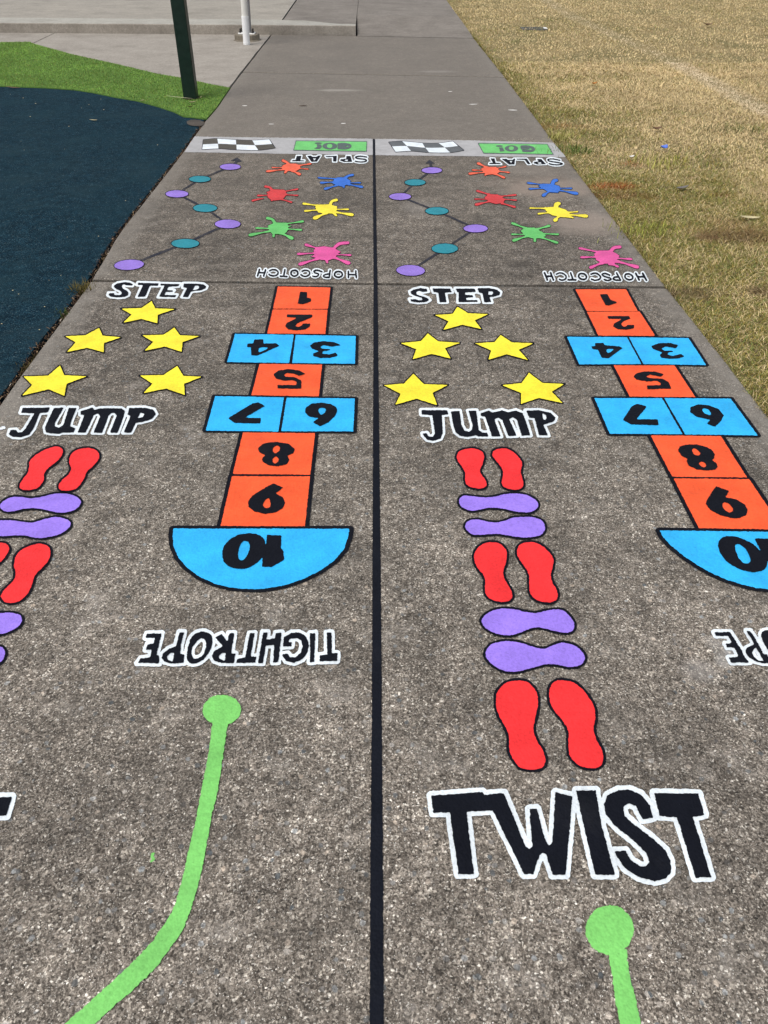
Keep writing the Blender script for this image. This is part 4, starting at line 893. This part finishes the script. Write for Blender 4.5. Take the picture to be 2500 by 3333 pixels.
V, F = lathe([(.043, .335), (.043, .60), (.0475, .605), (.0475, .63), (.043, .635), (.043, 2.6)], 28); obj('pipe', V, F, M_WP, t)
V, F = rbox(.03, .062, -.01, .03, .60, .63, .004); obj('bracket', V, F, M_WPL, t)
lean(t, P('P1', [(310,0)])[0], 2.0); print('pipe lean', math.degrees(t.rotation_euler[1]))
for o in COL.objects:
    if o.name.startswith('steel_column') or o.name.startswith('concrete_footing'): o.rotation_euler = t.rotation_euler if o.name.startswith('steel') else (0, 0, .2)
tag(sheet('dirt_patch', Shape([cat(P('Z1', [(1008,660),(1030,646),(1075,648),(1104,662),(1085,680),(1030,676)]), 5)]), mat_smooth_concrete('bare_grey_patch', (.035,.030,.026), (.085,.072,.06), 1.), z=.002, rag=5), kind='structure')

# ------------------------------------------------------------------ grass: real blades
def col_mat(name, rough=.7):
    n = NT(name); n.b.inputs['Specular IOR Level'].default_value = .15
    c = n.attr('col', 'Color'); return n.done(c, rough)
M_BLADE = col_mat('grass_blade')
def blades(name, x, y, z, length, width, tilt, colr, kind='stuff', group=None):
    """curved tapering blades; tilt = angle from vertical at the tip"""
    n = len(x); az = RNG.uniform(0, 2*math.pi, n); fa = az+RNG.uniform(.9, 2.2, n)
    hx, hy = np.cos(az), np.sin(az); sx, sy_ = np.cos(fa)*width/2, np.sin(fa)*width/2
    V = np.zeros((n, 5, 3), np.float32)
    th1, th2 = tilt*.7, tilt*1.15
    m1 = np.stack([x+hx*length*.5*np.sin(th1), y+hy*length*.5*np.sin(th1), z+length*.5*np.cos(th1)], 1)
    m2 = m1+np.stack([hx*length*.5*np.sin(th2), hy*length*.5*np.sin(th2), length*.5*np.cos(th2)], 1)
    m2[:, 2] = np.maximum(m2[:, 2], z+.002)
    side = np.stack([sx, sy_, np.zeros(n)], 1); b = np.stack([x, y, np.full(n, z) if np.isscalar(z) else z], 1)
    V[:, 0] = b-side; V[:, 1] = b+side; V[:, 2] = m1+side*.8; V[:, 3] = m1-side*.8; V[:, 4] = m2
    base = (np.arange(n)*5)[:, None]
    loops = np.concatenate([base+np.array([[0, 1, 2, 3]]), base+np.array([[3, 2, 4]])], 1).ravel().astype(np.int32)
    me = bpy.data.meshes.new(name); me.vertices.add(n*5); me.vertices.foreach_set('co', V.ravel())
    me.loops.add(n*7); me.loops.foreach_set('vertex_index', loops); me.polygons.add(2*n)
    ls = np.stack([np.arange(n)*7, np.arange(n)*7+4], 1).ravel().astype(np.int32); lt = np.tile([4, 3], n).astype(np.int32)
    me.polygons.foreach_set('loop_start', ls); me.polygons.foreach_set('loop_total', lt)
    at = me.attributes.new('col', 'FLOAT_COLOR', 'POINT')
    c4 = np.ones((n, 5, 4), np.float32); c4[:, :, :3] = colr[:, None, :]; at.data.foreach_set('color', c4.ravel())
    me.materials.append(M_BLADE); me.update(); me.validate()
    o = bpy.data.objects.new(name, me); COL.objects.link(o)
    if kind: tag(o, kind=kind)
    return o
_ty = np.linspace(-2, 40, 900); _tx = np.array([XR2(y) for y in _ty]); vXR = lambda Y: np.interp(Y, _ty, _tx); vXL = np.vectorize(XL)
def lawn_points(n, Y0, Y1, wmax):
    Y = RNG.uniform(Y0, Y1, n*3); X = RNG.uniform(1.0, wmax, n*3)
    px = proj(np.stack([X, Y], 1)); xr = vXR(Y)
    ok = (X > xr+.006*vnoise(Y/.05, Y*0+2.)-.008) & (px[:, 0] < 2500+900) & (px[:, 1] > -160)
    X, Y, xr = X[ok][:n], Y[ok][:n], xr[ok][:n]; return X, Y, X-xr
wl = unproj(P('Z2', [(860,0),(960,60),(1120,130),(1300,210),(1430,280),(1560,350),(1659,405)]))
def lawn_color(X, Y, de):
    f1 = fbm(X/.9, Y/.9, 4); f2 = fbm(X/.22+9, Y/.22, 3); u = RNG.uniform(0, 1, len(X))
    gr_ = np.exp(-np.maximum(de-.05, 0)/(.22+.5*np.clip(1-(Y-5.2)**2/9, 0, 1)))*.75+(f1-.5)*1.6+(f2-.5)*.9+.28-.20*np.clip((Y-6)/5, 0, 1)-.12*np.clip((de-.8)/.8, 0, 1)
    gr_ += .30*np.exp(-np.maximum(de, 0)/.22)*(Y > 5)*1.0
    gr_ += .25*np.exp(-((X-gd[0])**2/1.2+(Y-gd[1])**2/2.5))
    gr_ = np.clip(gr_, .05, .95)
    isg = u < gr_*.85
    tan = np.array([.72, .565, .31])[None]*(.72+.5*fbm(X/.5+3, Y/.5, 4))[:, None]*RNG.uniform(.55, 1.25, len(X))[:, None]
    tan += RNG.normal(0, .012, (len(X), 3)); 
    gcol = np.array([.20, .205, .055])[None]*RNG.uniform(.5, 1.5, len(X))[:, None]; gcol[:, 0] *= RNG.uniform(.75, 1.5, len(X))
    c = np.where(isg[:, None], gcol, tan)
    # red-brown soil dust, a worn ring and a trodden line
    for (cx, cy_, r, kx, colr) in MARKS:
        r = r*.72; d = np.hypot((X-cx)*kx, Y-cy_)+(f2-.5)*r*1.6; k = np.clip((r-d)/(r*.7), 0, 1)*.8*(RNG.uniform(0, 1, len(X)) < .75)
        c = c*(1-k[:, None])+np.array(colr)[None]*RNG.uniform(.6, 1.2, len(X))[:, None]*k[:, None]
    dl = np.maximum(sd_stroke(X, Y, wl, 0.0), 0)+(f2-.5)*.08
    k = np.clip(1-dl/.17, 0, 1)**.6*.85; c = c*(1-k[:, None])+np.array([.80, .66, .47])[None]*k[:, None]
    return np.clip(c, .01, 1).astype(np.float32), k
gd = gp('Z2', 815, 102)
MARKS = []
for cr_, x, y, r, kx, colr in [('Q',735,275,.12,.8,(.30,.085,.028)),('Q',605,428,.17,.5,(.42,.09,.022)),('Q',590,490,.22,.5,(.22,.10,.04)),('Q',1340,488,.12,.7,(.25,.095,.035)),('Q',230,25,.22,.6,(.30,.16,.05)),
                              ('Q',1470,745,.40,.55,(.30,.19,.085)),('Q',1475,755,.20,.5,(.12,.065,.028)),('Q',1420,785,.14,.3,(.16,.09,.045)),('Q',1640,1135,.1,.6,(.10,.05,.025)),('Q',1120,1150,.12,.5,(.16,.11,.06))]:
    a, b = gp(cr_, x, y); MARKS.append((a, b, r, kx, colr))
def lawn_layer(n, Y0, Y1, wmax, L0, L1, w0, w1, t0, t1):
    X, Y, de = lawn_points(n, Y0, Y1, wmax)
    c, kl = lawn_color(X, Y, de); nn = len(X)
    ln = RNG.uniform(L0, L1, nn)*(1-.6*kl)*(.75+.6*fbm(X/.35, Y/.35, 3)); edge = np.clip(1-de/.06, 0, 1); ln *= (1-.35*edge)
    return X, Y, ln, RNG.uniform(w0, w1, nn), RNG.uniform(t0, t1, nn), c
parts = [lawn_layer(150000, 2.4, 6.0, 4.6, .022, .058, .0018, .0034, 1.0, 1.66), lawn_layer(150000, 5.4, 11.0, 7.0, .022, .055, .0028, .0046, 1.0, 1.64), lawn_layer(130000, 10.0, 23.0, 13.5, .022, .05, .0045, .0075, 1.0, 1.62)]
X, Y, ln, wd, tl, c = [np.concatenate([p[i] for p in parts]) for i in range(6)]
blades('grass', X, Y, -.012, ln, wd, tl, c)
# fine blades of the artificial turf
def inside(px, py, poly):
    r = np.zeros(len(px), bool); p = np.asarray(poly); q = np.roll(p, -1, 0)
    for (x0, y0), (x1, y1) in zip(p, q):
        if y0 != y1: r ^= (((y0 <= py) & (py < y1)) | ((y1 <= py) & (py < y0))) & (px < x0+(py-y0)*(x1-x0)/(y1-y0))
    return r
n_ = 330000
X = RNG.uniform(-9.5, -1.2, n_); Y = RNG.uniform(gtb[0][1]-.2, gtt[:, 1].max()+.1, n_)
ok = inside(X, Y, turf_poly) & (proj(np.stack([X, Y], 1))[:, 0] > -500); X, Y = X[ok], Y[ok]; nn = len(X)
f1 = fbm(X/.35, Y/.35, 3); br = (.55+.9*f1)*RNG.uniform(.6, 1.35, nn)
c = np.array([.172, .305, .055])[None]*br[:, None]; ol = RNG.uniform(0, 1, nn) < .12; c[ol] = np.array([.24, .24, .07])*RNG.uniform(.6, 1.2, ol.sum())[:, None]
blades('turf_fibres', X, Y, .003, RNG.uniform(.010, .019, nn), RNG.uniform(.003, .005, nn), RNG.uniform(.3, 1.35, nn), c.astype(np.float32))

# weeds and moss in the gap beside the rubber, tufts at the lawn edge
def tuft(label, gxy, n, spread, L0, L1, colr, group=None, name='weed', z=-.03, kx=1.0):
    x = RNG.normal(0, spread*kx, n); y = RNG.normal(0, spread, n)
    c = (np.array(colr)[None]*RNG.uniform(.5, 1.5, n)[:, None]).astype(np.float32)
    o = blades(name, x, y, 0.0, RNG.uniform(L0, L1, n), RNG.uniform(.003, .0055, n), RNG.uniform(.1, 1.2, n), c, kind=None)
    o.location = (gxy[0], gxy[1], z); return tag(o, label, 'weed', group)
tuft('biggest mossy weed in the gap between rubber and path, at the slab joint', gp('C', 548, 122), 260, .030, .03, .075, (.12, .10, .030))
tuft('small weed in the gap beside the rubber, above the left star', gp('C', 425, 290), 130, .022, .03, .055, (.07, .10, .025))
tuft('small mossy weed in the gap beside the bottom left star', gp('C', 165, 655), 150, .022, .02, .05, (.085, .07, .022))
tuft('low moss strip in the gap beside the middle left star', gp('C', 245, 560), 150, .03, .015, .035, (.07, .055, .02))
tuft('dark moss in the gap beside the first violet trail dot', gp('A', 235, 640), 150, .03, .015, .04, (.06, .05, .018))
tuft('tall yellow green grass tuft at the path edge beside the far green sign', gp('Q', 250, 105), 110, .06, .05, .12, (.36, .34, .11), name='grass_tuft', z=-.01)
tuft('dark green grass tuft beside the end of the grey strip', gp('Q', 360, 190), 220, .07, .03, .07, (.09, .14, .03), name='grass_tuft', z=-.01, kx=1.4)
tuft('wide pale green grass tuft in the lawn behind the red dust mark', gp('Q', 930, 270), 130, .12, .05, .11, (.36, .35, .09), name='grass_tuft', z=-.01)
tuft('green grass tuft on the lawn level with the yellow splat', gp('Q', 830, 730), 200, .08, .04, .08, (.26, .28, .06), name='grass_tuft', z=-.01, kx=1.5)
tuft('small dark green clump in the pale far lawn', gp('Q', 1390, 45), 160, .10, .03, .06, (.07, .10, .025), name='grass_tuft', z=-.01, kx=1.8)

# drain grate, litter, leaves, chips
t = thing('drain_grate', 'small rusty steel drain grate sunk in the far lawn', 'drain', (gd[0], gd[1], -.012)); t.scale = (.8, .62, .8)
M_GR = simple('rusty_galvanised', (.10, .10, .085), .5, .4)
V, F = [], []
for x0, x1, y0, y1 in ((-.24,.24,-.24,-.205),(-.24,.24,.205,.24),(-.24,-.205,-.203,.203),(.205,.24,-.203,.203)):
    v, f = rbox(x0, x1, y0, y1, -.03, .02, .003); o_ = len(V); V += v; F += [tuple(i+o_ for i in q) for q in f]
obj('frame', V, F, M_GR, t)
V, F = [], []
for k in range(9):
    x = -.18+k*.045; v, f = rbox(x-.008, x+.008, -.203, .203, -.02, .016, .002); o_ = len(V); V += v; F += [tuple(i+o_ for i in q) for q in f]
obj('bars', V, F, M_GR, t)
V, F = rbox(.19, .25, -.18, .02, .021, .034, .004); obj('latch', V, F, M_WPL, t)
def leaf(name, label, cat_, gxy, z, L, W, rot, curl, mat, group=None):
    V, F = [], []; n = 9
    for i in range(n):
        s = i/(n-1); x = (s-.5)*L; hw = W/2*math.sin(math.pi*min(1, s*1.02+.0))**.7 if 0 < i < n-1 else W*.02; zz = curl*(2*s-1)**2
        for q in (-1, 0, 1): V.append((x, q*hw, zz+abs(q)*curl*.5*math.sin(math.pi*s)+.001))
    for i in range(n-1):
        for q in range(2): a = i*3+q; F.append((a, a+3, a+4, a+1))
    m_ = len(V); V += [(x, y, z_-.0012) for x, y, z_ in V]; F += [tuple(i+m_ for i in f[::-1]) for f in F]
    o = obj(name, V, F, mat); o.location = (gxy[0], gxy[1], z); o.rotation_euler = (RNG.uniform(-.15, .15), RNG.uniform(-.1, .1), rot); return tag(o, label, cat_, group)
M_LF1 = simple('pale_dry_leaf', (.50, .44, .26), .6, .25, sc=60); M_LF2 = simple('brown_leaf', (.12, .065, .032), .6, .3, sc=60)
M_CHIP = simple('white_chip', (.75, .74, .72), .6, .1); M_LF3 = simple('straw', (.56, .55, .36), .6, .15)
M_BLUE = simple('blue_wrapper', (.07, .16, .62), .45, .2)
leaf('dead_leaf', 'pale dry leaf lying on the turf in front of the green post', 'leaf', gp('P2', 715, 1892), .022, .075, .035, .1, .012, M_LF1)
leaf('dead_leaf', 'small pale leaf on the turf at the right foot of the green post', 'leaf', gp('P2', 845, 1800), .02, .035, .028, .8, .008, M_LF1)
leaf('dead_leaf', 'curled pale leaf leaning on the front of the green post', 'leaf', gp('P2', 672, 1782), .03, .04, .014, -.4, .012, M_LF1)
leaf('dead_leaf', 'brown shrivelled leaf on the turf nearest the rubber curve', 'leaf', gp('P2', 670, 1965), .02, .06, .02, .3, .01, M_LF2)
leaf('dead_leaf', 'tan leaf on the edge where rubber meets turf', 'leaf', gp('Z1', 768, 551), .012, .045, .02, .5, .008, M_LF1)
leaf('straw', 'long pale straw lying on the turf left of the green post', 'straw', gp('P2', 470, 1803), .024, .26, .008, .02, .004, M_LF3)
leaf('dead_leaf', 'long brown leaf on rubber at the far left turf edge', 'leaf', gp('Z1', 70, 477), .006, .16, .02, 0, .008, M_LF2)
leaf('dead_leaf', 'pale tan leaf on the rubber, middle of the blue area', 'leaf', gp('Z1', 505, 652), .004, .07, .02, .2, .006, M_LF1)
leaf('dead_leaf', 'dark brown leaf on the far lawn right of the trodden line', 'leaf', gp('Z2', 1440, 95), .02, .17, .08, .1, .03, M_LF2)
leaf('wrapper', 'crumpled bright blue scrap of litter on the lawn', 'litter', gp('Q', 952, 185), .015, .07, .055, .6, .022, M_BLUE)
leaf('dead_leaf', 'white curled scrap on the lawn by the red dust mark', 'leaf', gp('Q', 733, 245), .015, .05, .025, .2, .012, M_CHIP)
leaf('dead_leaf', 'brown leaf on the lawn near the path end of the strip', 'leaf', gp('Q', 905, 55), .015, .09, .05, .2, .02, M_LF2)
leaf('dead_leaf', 'long dry grey leaf beside the worn brown ring in the lawn', 'leaf', gp('Q', 1530, 655), .012, .14, .035, .1, .01, M_LF1)
leaf('dead_leaf', 'grey leaf on the lawn level with the blue splat', 'leaf', gp('Q', 1075, 455), .012, .10, .04, .3, .015, simple('grey_leaf', (.16, .15, .14), .6, .3))
leaf('dead_leaf', 'small orange leaf on the far lawn', 'leaf', gp('Z2', 1032, 310), .02, .07, .05, .3, .02, simple('orange_leaf', (.45, .18, .03), .6, .3))
for lab, cr_, x, y, L_, W_, ro in [('white paint chip on the far path, above the left of the two', 'Z2', 515, 330, .045, .02, .2), ('longer white paint chip on the far path nearer the lawn', 'Z2', 598, 376, .09, .018, -.1),
        ('white paint flake on the far path close to the lawn edge', 'Z2', 740, 397, .09, .02, -.1), ('white paint flake on the far path behind the centre line end', 'Z2', 130, 445, .045, .02, .1),
        ('white flake on the path just right of the turf corner', 'Z1', 1465, 671, .05, .018, 0.), ('white flake on the path right of the green post', 'Z1', 1322, 572, .05, .016, 0.)]:
    leaf('paint_chip', lab, 'paint chip', gp(cr_, x, y), .001, L_, W_, ro, .001, M_CHIP)
leaf('dead_leaf', 'brown leaf on the far path near the turf', 'leaf', gp('Z1', 1637, 573), .002, .09, .022, -.1, .006, M_LF2)
crumbs = [('Z1',55,507),('Z1',192,557),('Z1',163,627),('Z1',125,527),('Z1',545,533),('Z1',440,580),('Z1',480,562),('Z1',715,513),('Z1',372,680),('Z1',113,760),('Z1',130,807),('Z1',850,780),('Z1',560,590),
          ('A',330,365),('A',30,552),('A',190,548),('A',15,100),('C',125,155),('C',300,240),('C',265,395),('C',460,340),('C',10,355),('C',85,130),('C',410,30),('C',330,62)]
cr0 = None
for k, (cr_, x, y) in enumerate(crumbs):
    gx, gy = gp(cr_, x, y)
    if cr0 is None:
        V, F = lathe([(.004, 0), (.0065, .003), (.004, .006)], 6); cr0 = obj('crumb', V, F, M_LF1); o = cr0
    else: o = cr0.copy(); COL.objects.link(o)
    s_ = RNG.uniform(.4, .9)*(1.0 if gy > 7 else .7); o.location = (gx, gy, -.004); o.scale = (s_*1.4, s_, s_*.6); o.rotation_euler = (0, 0, RNG.uniform(0, 3))
    tag(o, 'tiny pale crumb lying on the dark blue rubber', 'crumb', 'crumbs on the blue rubber')

# bark, leaf crumbs and grit lying in the gap beside the rubber
n_ = 2600; Y = RNG.uniform(1.9, 8.2, n_); X = vXL(Y)-.002-RNG.uniform(0, 1, n_)*np.array([gapw(y)+.006 for y in Y])
c = np.where(RNG.uniform(0, 1, n_)[:, None] < .72, np.array([[.045, .026, .016]]), np.array([[.16, .11, .065]]))*RNG.uniform(.5, 1.6, n_)[:, None]
c[RNG.uniform(0, 1, n_) < .03] = (.4, .36, .3)
tag(blades('leaf_litter', X, Y, RNG.uniform(-.022, -.004, n_), RNG.uniform(.006, .024, n_), RNG.uniform(.003, .008, n_), RNG.uniform(.9, 1.5, n_), c.astype(np.float32)), kind='stuff')

# longer blades hanging over the path's edge
n_ = 9000; Y = RNG.uniform(2.5, 18, n_); X = vXR(Y)+np.abs(RNG.normal(0, .018, n_))+.002; cl = fbm(Y/.18, Y*0+5., 3)
k = RNG.uniform(0, 1, n_) < np.clip(cl*2.2-.55, .05, 1); X, Y = X[k], Y[k]; nn = len(X)
c, _ = lawn_color(X, Y, X-vXR(Y)); far_ = 1+(Y-3)/9
tag(blades('edge_grass', X, Y, -.02, RNG.uniform(.025, .07, nn), RNG.uniform(.0018, .0034, nn)*far_, RNG.uniform(.5, 1.5, nn), (c*.8).astype(np.float32)), kind='stuff')
